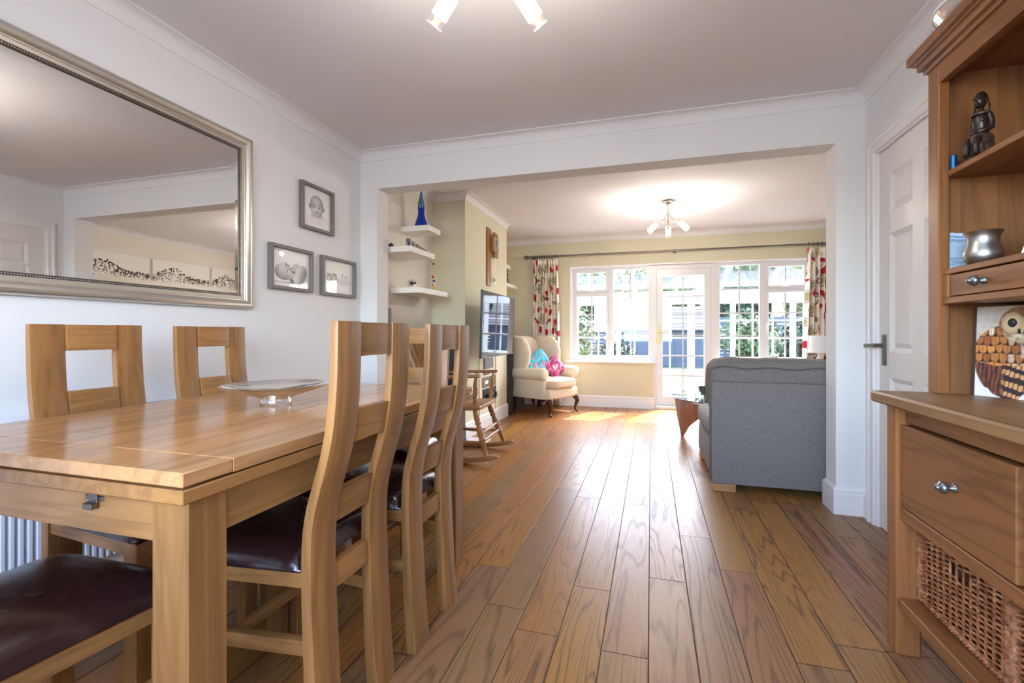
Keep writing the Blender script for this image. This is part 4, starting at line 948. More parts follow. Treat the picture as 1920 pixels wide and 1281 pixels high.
# ------------------------------------------------------------------ rocking chair (forward = +x)
rc = thing('rocking_chair', 'varnished pine rocking chair with turned legs beside the chimney breast', 'rocking chair', (-1.51, 3.725, 0), rad(3))
P_ = M['pine_x']
for s in (-1, 1):
    q = B(); R = 1.25; n = 20; up = []; lo = []
    for i in range(n + 1):
        a = -0.335 + 0.63 * i / n; up.append((R * sin(a), R - (R - 0.040) * cos(a) )); lo.append((R * sin(a), R - R * cos(a)))
    up[0] = (up[0][0], lo[0][1] + 0.016); up[-1] = (up[-1][0], lo[-1][1] + 0.014)
    q.prism(lo + up[::-1], 'y', s * 0.265 - 0.016, s * 0.265 + 0.016, 0.004); q.done('rocker', P_, rc)
legp = lambda L: [(0, 0.013), (0.02, 0.016), (L * 0.22, 0.020), (L * 0.26, 0.014), (L * 0.28, 0.021), (L * 0.31, 0.021), (L * 0.33, 0.015), (L * 0.50, 0.0235), (L * 0.62, 0.019), (L * 0.66, 0.023), (L * 0.69, 0.016), (L * 0.72, 0.022), (L * 0.75, 0.016), (L * 0.92, 0.013), (L, 0.011)]
def leg(p0, p1, nm='leg', par=rc, k=1.0):
    q = B(); L = (Vector(p1) - Vector(p0)).length; q.lathe([(t, r * k * 1.22) for t, r in legp(L)], p0, p1, 16); q.done(nm, M['pine_z'], par, smooth=50)
for s in (-1, 1):
    leg((0.145, s * 0.195, 0.415), (0.265, s * 0.265, 0.060)); leg((-0.17, s * 0.185, 0.400), (-0.29, s * 0.265, 0.062))
    q = B(); q.tube([(0.235, s * 0.242, 0.165), (0.0, s * 0.245, 0.16), (-0.26, s * 0.242, 0.165)], [0.009, 0.016, 0.009], 10); q.done('stretcher', P_, rc)
q = B(); q.tube([(0.232, -0.24, 0.175), (0.232, 0, 0.175), (0.232, 0.24, 0.175)], [0.009, 0.016, 0.009], 10); q.done('stretcher', M['pine_y'], rc)
q = B(); q.tube([(0.215, -0.23, 0.235), (0.215, 0, 0.235), (0.215, 0.23, 0.235)], [0.009, 0.016, 0.009], 10); q.done('stretcher', M['pine_y'], rc)
q = B(); q.prism([(-0.23, -0.20), (-0.20, -0.225), (0.18, -0.25), (0.222, -0.235), (0.23, -0.19), (0.23, 0.19), (0.222, 0.235), (0.18, 0.25), (-0.20, 0.225), (-0.23, 0.20)], 'z', 0.405, 0.440, 0.010, MT((0, 0, 0), 0, rad(-3))); q.done('seat', P_, rc)
for s in (-1, 1):
    q = B(); q.prism([(-0.31, s * 0.235), (-0.31, s * 0.26), (0.10, s * 0.275), (0.20, s * 0.285), (0.232, s * 0.272), (0.236, s * 0.245), (0.21, s * 0.222), (0.10, s * 0.232)], 'z', 0.668, 0.692, 0.006, MT((0, 0, 0), 0, rad(-2))); q.done('arm', P_, rc)
    for x in (0.155, 0.0): leg((x, s * 0.222, 0.43), (x + 0.02, s * 0.250, 0.674), 'arm_spindle', rc, 0.72)
tp = lambda t: (-0.215 - 0.265 * t, 0.425 + 0.59 * t)
for s in (-1, 1):
    q = B(); a, c = tp(0), tp(1.0); q.tube([(a[0], s * 0.195, a[1]), ((a[0] + c[0]) / 2 - 0.01, s * 0.215, (a[1] + c[1]) / 2), (c[0], s * 0.225, c[1])], [0.017, 0.020, 0.016], 12); q.done('back_post', M['pine_z'], rc)
for i in range(5):
    y = (-0.128 + 0.064 * i); a, c = tp(0.02), tp(0.93); q = B(); d = Vector((c[0] - a[0], 0, c[1] - a[1])); L = d.length; ry = math.atan2(d.x, d.z)
    q.box(-0.007, 0.007, -0.021, 0.021, 0, L, 0.002, 1, MT((a[0], y, a[1]), 0, ry)); q.done('back_slat', M['pine_z'], rc)
q = B(); c = tp(0.90); q.box(-0.014, 0.014, -0.235, 0.235, 0, 0.075, 0.008, 2, MT((c[0], 0, c[1]), 0, ry)); q.done('crest_rail', M['pine_y'], rc)

# ------------------------------------------------------------------ wing armchair (forward = +x)
wc = thing('wing_armchair', 'beige wing armchair with dark cabriole legs in the window corner', 'armchair', (-1.33, 6.03, 0), math.atan2(-0.25, 0.50) + rad(2))
BG = M['beige']
q = B(); q.box(-0.31, 0.31, -0.315, 0.315, 0.205, 0.335, 0.03, 3); q.done('seat_base', BG, wc)
q = B(); q.ell((0.035, 0, 0.392), (0.325, 0.262, 0.066), (0.35, 0.45), 40, 16); q.done('seat_cushion', BG, wc, smooth=80)
q = B(); q.tube([(0.035 + 0.325 * math.copysign(abs(cos(a)) ** 0.35, cos(a)), 0.262 * math.copysign(abs(sin(a)) ** 0.35, sin(a)), 0.425) for a in [2 * PI * i / 60 for i in range(60)]], 0.004, 6, True); q.done('piping', BG, wc)
bkm = MT((-0.27, 0, 0.33), 0, rad(-13))
q = B(); q.prism([(-0.30, 0), (-0.30, 0.45), (-0.285, 0.585), (-0.24, 0.64), (-0.12, 0.665), (0, 0.668), (0.12, 0.665), (0.24, 0.64), (0.285, 0.585), (0.30, 0.45), (0.30, 0)], 'x', -0.055, 0.075, 0.045, bkm); q.done('backrest', BG, wc, smooth=80)
for s in (-1, 1):
    q = B(); q.prism([(-0.35, 0.50), (-0.20, 0.52), (-0.06, 0.56), (0.00, 0.66), (0.01, 0.78), (-0.03, 0.90), (-0.11, 0.975), (-0.25, 1.00), (-0.42, 0.985), (-0.43, 0.80)], 'y', s * 0.325 - 0.035, s * 0.325 + 0.035, 0.028); q.done('wing', BG, wc, smooth=80)
    q = B(); q.box(-0.31, 0.24, s * 0.315 - 0.035, s * 0.315 + 0.035, 0.21, 0.52, 0.02, 2); q.done('arm_panel', BG, wc)
    q = B(); q.lathe([(0, 0.060), (0.02, 0.070), (0.10, 0.072), (0.46, 0.076), (0.535, 0.076), (0.560, 0.066), (0.566, 0.050), (0.567, 0.0)], (-0.30, s * 0.335, 0.515), (0.7, s * 0.335, 0.525), 24); q.done('arm', BG, wc, smooth=60)
for s in (-1, 1):
    q = B(); q.tube([(0.275, s * 0.265, 0.215), (0.300, s * 0.285, 0.185), (0.308, s * 0.292, 0.145), (0.292, s * 0.280, 0.085), (0.283, s * 0.273, 0.045), (0.295, s * 0.282, 0.018), (0.312, s * 0.296, 0.010)], [0.034, 0.033, 0.027, 0.018, 0.013, 0.016, 0.010], 12); q.ell((0.308, s * 0.292, 0.012), (0.026, 0.020, 0.012)); q.done('leg', M['mahogany'], wc, smooth=60)
    q = B(); q.prism([(-0.30, 0.215), (-0.245, 0.215), (-0.285, 0.0), (-0.330, 0.0)], 'y', s * 0.265 - 0.022, s * 0.265 + 0.022, 0.003); q.done('leg', M['mahogany'], wc)
def cush_col(a, b1, dots, k):
    def f(p):
        n = vn(p.y * k, p.z * k, 11) + 0.5 * vn(p.y * k * 2.1, p.z * k * 2.1, 12)
        if n > 0.30: return dots[0]
        if n < -0.36: return dots[1]
        return lerp(a, b1, 0.5 + vn(p.y * 9, p.z * 9, 13))
    return f
def cushion(name, label, loc, rz, roll, r, lean, cf):
    q = B()
    def shp(p): 
        # four pointed corners
        k = abs(p.y) * abs(p.z); return (p.x * (1 - 0.5 * max(abs(p.y), abs(p.z)) ** 3), p.y * (1 + 0.10 * k), p.z * (1 + 0.10 * k))
    q.ell((0, 0, 0), r, (0.42, 0.42), 56, 40, Matrix.Identity(4), shp, cf)
    o = q.done(name, M['cushprint'], None, smooth=80); o.matrix_world = MT(loc, rz, lean) @ Matrix.Rotation(roll, 4, 'X'); return tag(o, label, 'cushion')
WR = wc.rotation_euler.z
def wl(x, y, z): return (wc.location.x + x * cos(WR) - y * sin(WR), wc.location.y + x * sin(WR) + y * cos(WR), z)
cushion('turquoise_cushion', 'turquoise flowered scatter cushion on the wing armchair', wl(-0.105, 0.03, 0.615), WR - 0.25, rad(40), (0.085, 0.158, 0.158), rad(-14), cush_col(S(60, 190, 216), S(96, 208, 226), (S(214, 96, 140), S(40, 150, 180)), 5.2))
cushion('magenta_cushion', 'magenta patterned scatter cushion on the wing armchair seat', wl(0.03, 0.175, 0.575), WR - 0.35, rad(38), (0.060, 0.120, 0.120), rad(-18), cush_col(S(158, 50, 106), S(176, 66, 120), (S(228, 190, 206), S(140, 40, 96)), 24.0))

# ------------------------------------------------------------------ sofa (back to the dining room)
sf = thing('sofa', 'grey linen sofa seen from behind, its back to the dining room', 'sofa', (1.17, 3.80, 0))
X0, X1 = -0.795, 0.86; F_ = M['sofa']
q = B(); q.box(X0, X1, -0.50, -0.36, 0.052, 0.712, 0.012, 2); q.done('back', F_, sf)
q = B(); q.box(X0 + 0.006, X1, -0.36, 0.46, 0.052, 0.30, 0.03, 3); q.done('base', M['sofa2'], sf)
for i, (a, c) in enumerate(((X0 - 0.012, 0.03), (0.035, X1))):
    q = B(); q.ell(((a + c) / 2, 0.08, 0.375), ((c - a) / 2, 0.43, 0.085), (0.28, 0.45), 48, 14); q.done('seat_cushion', M['sofa2'], sf, smooth=80)
def wrk(p):
    w = 0.03 * vn(p.x * 2.6, p.z * 4 + p.y * 3, 21) + 0.018 * vn(p.x * 7 + p.z * 5, p.y * 6, 22)
    return (p.x * (1 + 0.3 * w), p.y * (1 + 2.2 * w), p.z * (1 + 1.6 * w) + (0.05 * (1 - p.x * p.x)) * -0.5)
for i, (a, c) in enumerate(((X0 - 0.004, 0.02), (0.03, X1))):
    q = B(); q.ell(((a + c) / 2, -0.275, 0.665), ((c - a) / 2, 0.185, 0.195), (0.28, 0.36), 72, 30, None, wrk); o = q.done('back_cushion', M['sofa'], sf, smooth=80)
    q = B(); pts = []
    for k in range(60):
        x = a + 0.015 + (c - a - 0.03) * k / 59; t = (x - (a + c) / 2) / ((c - a) / 2)
        pts.append((x, -0.466 + 0.003 * sin(k * 0.7), 0.806 + 0.006 * sin(k * 0.31 + i) - 0.006 * cos(t * 2.2) - 0.018 * abs(t) ** 8))
    q.tube(pts, 0.0050, 6); q.done('piping', M['piping'], o)
for (x, y) in ((X0 + 0.008, -0.49), (X1 - 0.15, -0.49), (X0 + 0.008, 0.32), (X1 - 0.15, 0.32)):
    boxes('foot', M['pine_x'], sf, (x, x + 0.14, y, y + 0.11, 0, 0.052), bev=0.004)

# ------------------------------------------------------------------ coffee table
ct = thing('coffee_table', 'round glass coffee table with curved teak fin legs behind the sofa', 'coffee table', (0.86, 5.06, 0))
q = B(); q.cyl((0, 0, 0.390), (0, 0, 0.401), 0.66, seg=72); gt_ = q.done('glass_top', M['tableglass'], ct); q = B(); q.tube([(0.6605 * cos(2 * PI * i / 72), 0.6605 * sin(2 * PI * i / 72), 0.3955) for i in range(72)], 0.0052, 8, True); q.done('glass_edge', plain('dark_green_glass_edge', S(50, 70, 74), 0.15), gt_)
fin = [(0.62, 0.388), (0.635, 0.37), (0.615, 0.20), (0.575, 0.0), (0.555, 0.0), (0.50, 0.10), (0.42, 0.17), (0.30, 0.21), (0.12, 0.225), (0.0, 0.225), (0.0, 0.30), (0.20, 0.285), (0.36, 0.30), (0.47, 0.335), (0.54, 0.388)]
for k in range(3):
    q = B(); q.prism(fin, 'y', -0.016, 0.016, 0.003, RZ(rad(186 + 120 * k))); q.done('leg', M['teak'], ct)
cd = thing('candle_glass', 'smoky glass candle bowl on the round coffee table', 'candle', (0.515, 5.13, 0.4012)); q = B(); q.lathe([(0, 0.030), (0.004, 0.034), (0.03, 0.036), (0.035, 0.052), (0.085, 0.060), (0.087, 0.057), (0.04, 0.048), (0.038, 0.0)], (0, 0, 0), (0, 0, 1), 28)
q.done('glass', plain('smoky_green_glass', S(70, 92, 88), 0.1, Alpha=0.85), cd); q = B(); q.cyl((0, 0, 0.041), (0, 0, 0.062), 0.044, seg=24); q.done('wax', M['white'], cd)
# side lamp behind the sofa
sd = thing('side_table', 'small white side table behind the sofa by the right curtain', 'table', (1.79, 5.95, 0)); boxes('top', M['gloss'], sd, (-0.22, 0.22, -0.2, 0.2, 0.50, 0.525), bev=0.004)
for a in (-1, 1):
    for c in (-1, 1): boxes('leg', M['gloss'], sd, (a * 0.21, a * 0.175, c * 0.19, c * 0.155, 0, 0.50), bev=0.003)
lp = thing('table_lamp', 'white drum shade table lamp in front of the right curtain', 'lamp', (1.765, 5.92, 0.525)); q = B(); q.lathe([(0, 0.075), (0.012, 0.075), (0.02, 0.03), (0.06, 0.05), (0.13, 0.06), (0.20, 0.035), (0.25, 0.012), (0.33, 0.010)], (0, 0, 0), (0, 0, 1), 24); q.done('base', M['white'], lp)
q = B(); q.lathe([(0.285, 0.105), (0.475, 0.095), (0.475, 0.092), (0.285, 0.102)], (0, 0, 0), (0, 0, 1), 36, caps=False); q.done('lamp_shade', M['shade'], lp)
# sill things
df = thing('reed_diffuser', 'glass reed diffuser with dark reeds on the right window sill', 'diffuser', (1.05, 6.695, 0.641)); q = B(); q.lathe([(0, 0.026), (0.05, 0.028), (0.065, 0.014), (0.085, 0.012)], (0, 0, 0), (0, 0, 1), 20); q.done('bottle', M['glass'], df)
for k, (dx, dy) in enumerate(((-0.075, 0.01), (-0.03, -0.02), (0.0, 0.02), (0.02, -0.01), (0.075, 0.015))):
    q = B(); q.cyl((dx * 0.05, dy * 0.05, 0.01), (dx, dy, 0.20 - abs(dx) * 0.3), 0.0026, seg=6); q.done('reed', M['charcoal'], df)
jr = thing('candle_jar', 'ribbed cream glass jar with silver lid on the right window sill', 'jar', (1.50, 6.68, 0.641)); q = B(); q.lathe([(0, 0.045), (0.005, 0.052), (0.075, 0.052), (0.085, 0.046)], (0, 0, 0), (0, 0, 1), 28); q.done('jar', plain('cream_ribbed_glass', S(224, 220, 200), 0.2), jr); q = B(); q.lathe([(0.085, 0.048), (0.098, 0.047), (0.112, 0.034), (0.120, 0.012), (0.122, 0)], (0, 0, 0), (0, 0, 1), 28); q.done('lid', M['chrome'], jr)

# ------------------------------------------------------------------ curtains and pole
WHITEC, REDC, GREYC, BRNC, OLVC = S(238, 232, 222), S(182, 44, 58), S(150, 142, 130), S(96, 74, 66), S(176, 166, 124)
_r = random.Random(5); MOT = []
for j in range(26):
    for i in range(14):
        MOT.append((i * 0.135 + 0.07 * (j % 2) + _r.uniform(-.03, .03), j * 0.095 + _r.uniform(-.025, .025), _r.choice('rrrlcco'), _r.uniform(0, PI), _r.uniform(.8, 1.2)))
def cloth(s, t):
    s *= 0.66; t *= 0.66
    c = WHITEC
    st = abs(((s * 5.2 + 0.35 * sin(t * 9.0) + 0.2 * sin(t * 21 + s * 3)) % 1.0) - 0.5)
    if st < 0.022: c = BRNC
    s2 = abs(((s * 3.1 - 0.4 * sin(t * 6.0 + 1.0)) % 1.0) - 0.5)
    if s2 < 0.016: c = GREYC
    j0 = int(t / 0.095); s = s % 1.80
    for j in range(max(0, j0 - 1), min(26, j0 + 2)):
        for i in range(14):
            mx, my, k, a, sc = MOT[j * 14 + i]
            dx, dy = s - mx, t - my
            if abs(dx) > 0.07 or abs(dy) > 0.07: continue
            p, q = (dx * cos(a) + dy * sin(a)) / sc, (-dx * sin(a) + dy * cos(a)) / sc
            if k == 'r' and (p / 0.036) ** 2 + (q / 0.026) ** 2 < 1: c = REDC
            elif k == 'l' and abs(p) < 0.05 and abs(q) < 0.016 * (1 - (p / 0.05) ** 2): c = REDC if q > -0.006 else BRNC
            elif k == 'o' and abs(p) < 0.05 and abs(q) < 0.020 * (1 - (p / 0.05) ** 2): c = GREYC
            elif k == 'c':
                r = math.hypot(p, q)
                if r < 0.046: c = OLVC if r < 0.034 else (S(120, 92, 110) if r > 0.040 else WHITEC)
    return c
def curtain(x0, x1, xb0, xb1, label, nf, ph):
    t = thing('curtain', label, 'curtain', (0, 0, 0)); W = (x1 - x0) * 2.4; YC = 6.555
    def fn(u, v):
        z = 2.062 - 2.050 * v; a, c = x0 + (xb0 - x0) * v, x1 + (xb1 - x1) * v
        amp = 0.016 + 0.030 * smst(0.0, 0.25, v); f = 2 * PI * nf * u + ph
        x = a + (c - a) * u + 0.010 * sin(2 * f) * smst(0, .2, v)
        return (x, YC + amp * sin(f) + 0.008 * sin(f * 0.37 + v * 5) * v, z)
    b = B(); b.grid(fn, 200, 300, lambda u, v: cloth(u * W + ph, v * 2.05)); o = b.done('cloth', M['cloth'], t, smooth=80)
    b = B(); n = int(nf) + 1
    b.grid(lambda u, v: (x0 + (x1 - x0) * u, YC - 0.018 + 0.016 * sin(2 * PI * nf * u + ph) * v, 2.066 - 0.07 * v), 120, 2, lambda u, v: cloth(u * W + ph, v * 0.07)); b.done('heading_tape', M['cloth'], t, smooth=80)
    for i in range(n):
        x = x0 + 0.012 + (x1 - x0 - 0.024) * i / (n - 1)
        q = B(); q.tube([(x + 0.004 * sin(i), YC + 0.024 * cos(2 * PI * k / 20), 2.112 + 0.024 * sin(2 * PI * k / 20)) for k in range(20)], 0.0042, 8, True); q.tube([(x, YC, 2.088), (x, YC, 2.062)], 0.0025, 6); q.done('ring', M['steel'], t)
    return t
curtain(-1.612, -1.265, -1.66, -1.215, 'left floral curtain in red, cream and grey behind the armchair', 9.0, 0.3)
curtain(1.835, 2.24, 1.76, 2.24, 'right floral curtain in red, cream and grey beside the sofa', 8.0, 1.4)
cp = thing('curtain_pole', 'long brushed steel curtain pole above the garden window', 'curtain pole', (0.3, 6.555, 2.112))
b = B(); b.cyl((-1.96, 0, 0), (1.98, 0, 0), 0.0125, seg=16); b.done('pole', M['steel'], cp)
for s, x in ((-1, -1.96), (1, 1.98)):
    b = B(); b.lathe([(0, 0.013), (0.004, 0.020), (0.012, 0.020), (0.016, 0.012), (0.024, 0.014), (0.040, 0.026), (0.060, 0.029), (0.080, 0.022), (0.094, 0.008), (0.097, 0.001)], (x, 0, 0), (x + s, 0, 0), 20); b.done('finial', M['steel'], cp)
for x in (-1.93, 0.0, 1.95):
    b = B(); b.cyl((x, 0.0, 0), (x, 0.105, 0), 0.008, seg=12); b.cyl((x, 0.095, 0), (x, 0.105, 0), 0.028, seg=20); b.tube([(x, 0.016 * cos(2 * PI * k / 16), 0.016 * sin(2 * PI * k / 16)) for k in range(16)], 0.006, 6, True); b.done('bracket', M['steel'], cp)

# ------------------------------------------------------------------ ceiling lights
def ceiling_light(label, loc, rz, watts):
    t = thing('ceiling_light', label, 'ceiling light', loc, rz, 'three-arm ceiling lights')
    b = B(); b.lathe([(0, 0.055), (0.006, 0.057), (0.014, 0.052), (0.020, 0.030), (0.032, 0.022), (0.034, 0.0)], (0, 0, 0), (0, 0, -1), 32); b.done('ceiling_plate', M['chrome'], t)
    for k in range(3):
        a = 2 * PI * k / 3; ca, sa = cos(a), sin(a)
        P = lambda r, z, off=0.0: (r * ca - off * sa, r * sa + off * ca, z)
        b = B(); b.tube([P(0.012, -0.03), P(0.013, -0.10), P(0.022, -0.155), P(0.045, -0.19), P(0.085, -0.215), P(0.125, -0.235)], 0.0045, 10); arm = b.done('arm', M['chrome'], t)
        d = Vector(P(0.62, -0.62 * 1.25)) ; d = (Vector(P(1, 0)) * 0.70 + Vector((0, 0, -0.714))).normalized(); p0 = Vector(P(0.118, -0.230))
        b = B(); b.lathe([(0, 0.010), (0.006, 0.014), (0.030, 0.014), (0.032, 0.024), (0.036, 0.024)], p0, p0 + d, 20); b.done('lamp_holder', M['chrome'], arm)
        s0 = p0 + d * 0.022
        b = B(); b.lathe([(0, 0.0275), (0.075, 0.0275)], s0, s0 + d, 28, caps=False); b.lathe([(0, 0.0255), (0.075, 0.0255)], s0, s0 + d, 28, caps=False); b.done('frosted_shade', M['lit'], arm, smooth=60)
        b = B(); b.lathe([(0.075, 0.0275), (0.104, 0.0275), (0.1055, 0.0265), (0.104, 0.0255), (0.075, 0.0255)], s0, s0 + d, 28, caps=False); b.done('clear_end', M['pane'], arm, smooth=60)
        b = B(); b.tube([s0 + d * 0.104 + (Vector((0, 0, 1)).cross(d).normalized() * cos(2 * PI * i / 28) + Vector((0, 0, 1)).cross(d).normalized().cross(d) * sin(2 * PI * i / 28)) * 0.0265 for i in range(28)], 0.0012, 6, True); b.done('glass_rim', M['white'], arm)
        b = B(); b.cyl(s0 + d * 0.012, s0 + d * 0.055, 0.007, seg=12); b.done('bulb', M['bulb'], arm)
        b = B(); b.tube([P(0.085, -0.197, 0.03), P(0.03, -0.205, -0.04), P(-0.02, -0.222, -0.10)], 0.0035, 8); b.done('cross_rod', M['chrome'], t)
        L = light('lamp_glow', 'POINT', loc, watts, (1.0, 0.93, 0.84), shadow_soft_size=0.026); q = s0 + d * 0.125
        L.location = (loc[0] + q.x * cos(rz) - q.y * sin(rz), loc[1] + q.x * sin(rz) + q.y * cos(rz), loc[2] + q.z)
    return t
ceiling_light('three-arm ceiling light in the dining room, cut off by the top edge', (-0.50, 1.40, ZC), rad(-73.6), 5.5)
ceiling_light('three-arm ceiling light in the living room, seen whole', (0.166, 5.08, ZC), rad(-32), 12.0)

# ------------------------------------------------------------------ canvases on the living-room right wall (seen in the mirror)
def canvas(y0, y1, label, sd_):
    t = thing('canvas_painting', label, 'painting', (XRR, (y0 + y1) / 2, 1.90), 0, 'white dotted wave canvases'); w = (y1 - y0) / 2; h = 0.155; rr = random.Random(sd_)
    dots = []
    for k in range(420):
        u = rr.random(); cr = 0.30 + 0.42 * math.exp(-((u - 0.35) / 0.25) ** 2) * (0.9 + .1 * sin(u * 6)); v = rr.random() * cr
        dots.append((u, v, rr.uniform(0.008, 0.020) * (0.6 + 0.8 * (v / cr)), rr.choice((S(86, 38, 50), S(60, 52, 54), S(120, 130, 110), S(70, 40, 46)))))
    grid = {}
    for d in dots: grid.setdefault((int(d[0] * 20), int(d[1] * 8)), []).append(d)
    def fn(u, v):
        for a in (-1, 0, 1):
            for c in (-1, 0, 1):
                for (x, y, r, col_) in grid.get((int(u * 20) + a, int(v * 8) + c), ()):
                    if ((u - x) * w / h) ** 2 + (v - y) ** 2 < (r * 1.6) ** 2: return col_
        return S(240, 238, 230)
    b = B(); b.grid(lambda u, v: (-0.0305, -w + 2 * w * u, -h + 2 * h * v), 150, 56, fn, flip=True); b.done('painted_face', M['canvas'], t)
    boxes('stretcher', M['mount'], t, (-0.030, 0, -w, w, -h, h), bev=0.002)
canvas(3.92, 4.82, 'white wave canvas on the living room wall nearest the opening, seen in the mirror', 1)
canvas(4.86, 5.73, 'middle white wave canvas on the living room wall, seen in the mirror', 2)
canvas(5.78, 6.50, 'white wave canvas farthest from the opening, seen at the right edge of the mirror', 3)

# ------------------------------------------------------------------ conservatory outside the garden window
M['stone'] = plain('pale_conservatory_tiles', S(120, 117, 112), 0.6); M['pvc2'] = plain('white_conservatory_frame', S(226, 228, 230), 0.4)
cs = thing('conservatory', 'white framed glass conservatory beyond the garden window', 'conservatory', (0.4, 8.0, 0)); YO = 1.20
def CB(nm, mat, *q, bev=0.004, par=cs): return boxes(nm, mat, par, *[(a - 0.4, c - 0.4, d - 8.0, e - 8.0, f, h) for a, c, d, e, f, h in q], bev=bev)
CB('floor_slab', M['stone'], (-2.7, 3.6, 6.82, 9.35, -0.2, -0.02), bev=0)
CB('eaves_beam', M['pvc2'], (-2.7, 3.6, 9.16, 9.30, 1.56, 1.80))
CB('frame', M['pvc2'], *([(x - 0.04, x + 0.04, 9.18, 9.25, -0.02, 1.6) for x in (-2.6, -1.75, -0.60, 0.02, 1.40, 2.35, 3.5)] + [(0.64, 0.76, 9.18, 9.25, -0.02, 1.6)] +
   [(-2.6, 0.0, 9.18, 9.25, 0.50, 0.60), (1.4, 3.5, 9.18, 9.25, 0.50, 0.60), (-2.6, 0.0, 9.18, 9.25, -0.02, 0.05), (1.4, 3.5, 9.18, 9.25, -0.02, 0.05), (0.0, 1.4, 9.18, 9.25, -0.02, 0.10)]))
CB('glazing_bar', M['pvc2'], *([(x - 0.012, x + 0.012, 9.20, 9.225, 0.05, 1.56) for x in (-2.2, -1.37, -0.98, -0.3, 0.33, 1.05, 1.72, 2.04, 2.7, 3.1)] + [(-2.6, 3.5, 9.201, 9.224, z - 0.012, z + 0.012) for z in (0.28, 0.94, 1.25)]), bev=0)
CB('side_frame', M['pvc2'], *([(x - 0.035, x + 0.035, y - 0.035, y + 0.035, -0.02, 1.8) for x in (-2.6, 3.5) for y in (6.9, 7.7, 8.45)] + [(x - 0.035, x + 0.035, 6.85, 9.2, z, z + 0.07) for x in (-2.6, 3.5) for z in (0.0, 0.52, 1.6)]))
b = B()
for k in range(9):
    x = -2.6 + 6.1 * k / 8 - 0.4; q_ = [(6.83 - 8, 2.52), (6.83 - 8, 2.58), (9.3 - 8, 1.84), (9.3 - 8, 1.78)]; b.prism(q_, 'x', x - 0.022, x + 0.022)
b.done('roof_bar', M['pvc2'], cs)
b = B(); b.prism([(6.83 - 8, 2.575), (6.83 - 8, 2.585), (9.3 - 8, 1.845), (9.3 - 8, 1.835)], 'x', -3.0, 3.1); b.done('roof_glass', M['pane'], cs)
# conservatory things
pst = thing('potted_plant', 'green arching plant on a white stand outside the left window pane', 'plant', (-1.02, 7.45, -0.02)); M['leaf1'] = plain('fresh_green_leaf', S(66, 84, 50), 0.7); M['leaf2'] = plain('dark_green_leaf', S(44, 60, 42), 0.7); M['leaf3'] = plain('yellow_green_leaf', S(84, 88, 54), 0.7)
b = B(); b.lathe([(0, 0.14), (0.02, 0.14), (0.04, 0.03), (0.35, 0.025), (0.42, 0.06), (0.48, 0.10), (0.62, 0.12), (0.63, 0.10), (0.60, 0.0)], (0, 0, 0), (0, 0, 1), 24); b.done('stand', M['white'], pst)
b = B(); rr = random.Random(3)
for k in range(46):
    a = rr.uniform(0, 2 * PI); L = rr.uniform(0.16, 0.32); up = rr.uniform(0.10, 0.34); w = 0.010; pts = []
    for i in range(6):
        t = i / 5; pts.append((L * t * cos(a), L * t * sin(a), 0.60 + up * (1.9 * t - 1.15 * t * t)))
    sx, sy = -sin(a) * w, cos(a) * w
    vv = [(b.bm.verts.new((p[0] + sx * (1 - (2 * i / 5 - 0.8) ** 2 * 0.5), p[1] + sy * (1 - (2 * i / 5 - 0.8) ** 2 * 0.5), p[2])), b.bm.verts.new((p[0] - sx, p[1] - sy, p[2]))) for i, p in enumerate(pts)]
    for (a0, a1), (b0, b1) in zip(vv, vv[1:]): b.bm.faces.new((a0, a1, b1, b0))
b.done('fronds', M['leaf1'], pst)
gc = thing('garden_chair', 'white garden chair inside the conservatory', 'chair', (-0.15, 8.1, -0.02), rad(200))
for (x, y, h) in ((0.2, 0.22, 0.42), (0.2, -0.22, 0.42), (-0.2, 0.22, 0.42), (-0.2, -0.22, 0.42)): boxes('leg', M['white'], gc, (x - 0.018, x + 0.018, y - 0.018, y + 0.018, 0, h))
boxes('seat', M['white'], gc, (-0.23, 0.23, -0.25, 0.25, 0.42, 0.45), bev=0.01); boxes('backrest', M['white'], gc, *([(-0.23, -0.20, -0.25, 0.25, z, z + 0.05) for z in (0.55, 0.66, 0.77)] + [(-0.23, -0.20, s * 0.25, s * 0.21, 0.45, 0.84) for s in (-1, 1)]), bev=0.004)
for s in (-1, 1): boxes('arm', M['white'], gc, (-0.22, 0.2, s * 0.25, s * 0.21, 0.60, 0.63), bev=0.004)

# ------------------------------------------------------------------ garden
def leaves(b, c, r, n, size, rr):
    for k in range(n):
        d = Vector((rr.gauss(0, 1), rr.gauss(0, 1), rr.gauss(0, 1))).normalized(); q = rr.uniform(0.62, 1.0); p = Vector((c[0] + d.x * r[0] * q, c[1] + d.y * r[1] * q, c[2] + d.z * r[2] * q))
        u = Vector((rr.gauss(0, 1), rr.gauss(0, 1), rr.gauss(0, 1))).normalized() * size; w = u.cross(d + Vector((rr.gauss(0, .5), rr.gauss(0, .5), rr.gauss(0, .5)))).normalized() * size * 0.55
        b.bm.faces.new([b.bm.verts.new(p + u), b.bm.verts.new(p + w), b.bm.verts.new(p - u), b.bm.verts.new(p - w)])
def shrub(name, label, cat, x, y, z0, r, h, mat, seed, n=2600, size=0.075, trunk=0.0):
    t = thing(name, label, cat, (x, y, z0)); rr = random.Random(seed); b = B()
    for k in range(7):
        a = rr.uniform(0, 2 * PI); f = rr.uniform(0, 0.5) * r; rk = r * rr.uniform(0.5, 0.75); hz = trunk + (h - trunk) * rr.uniform(0.40, 0.72)
        leaves(b, (f * cos(a), f * sin(a), hz), (rk, rk, (h - trunk) * rr.uniform(0.26, 0.36)), n // 7, size, rr)
    b.done('foliage', mat, t)
    b = B(); b.cyl((0, 0, 0.002), (0, 0, trunk + (h - trunk) * 0.45), 0.05 + 0.02 * r, 0.03, 8); b.done('trunk', M['mahogany'], t)
M['lawn'] = None
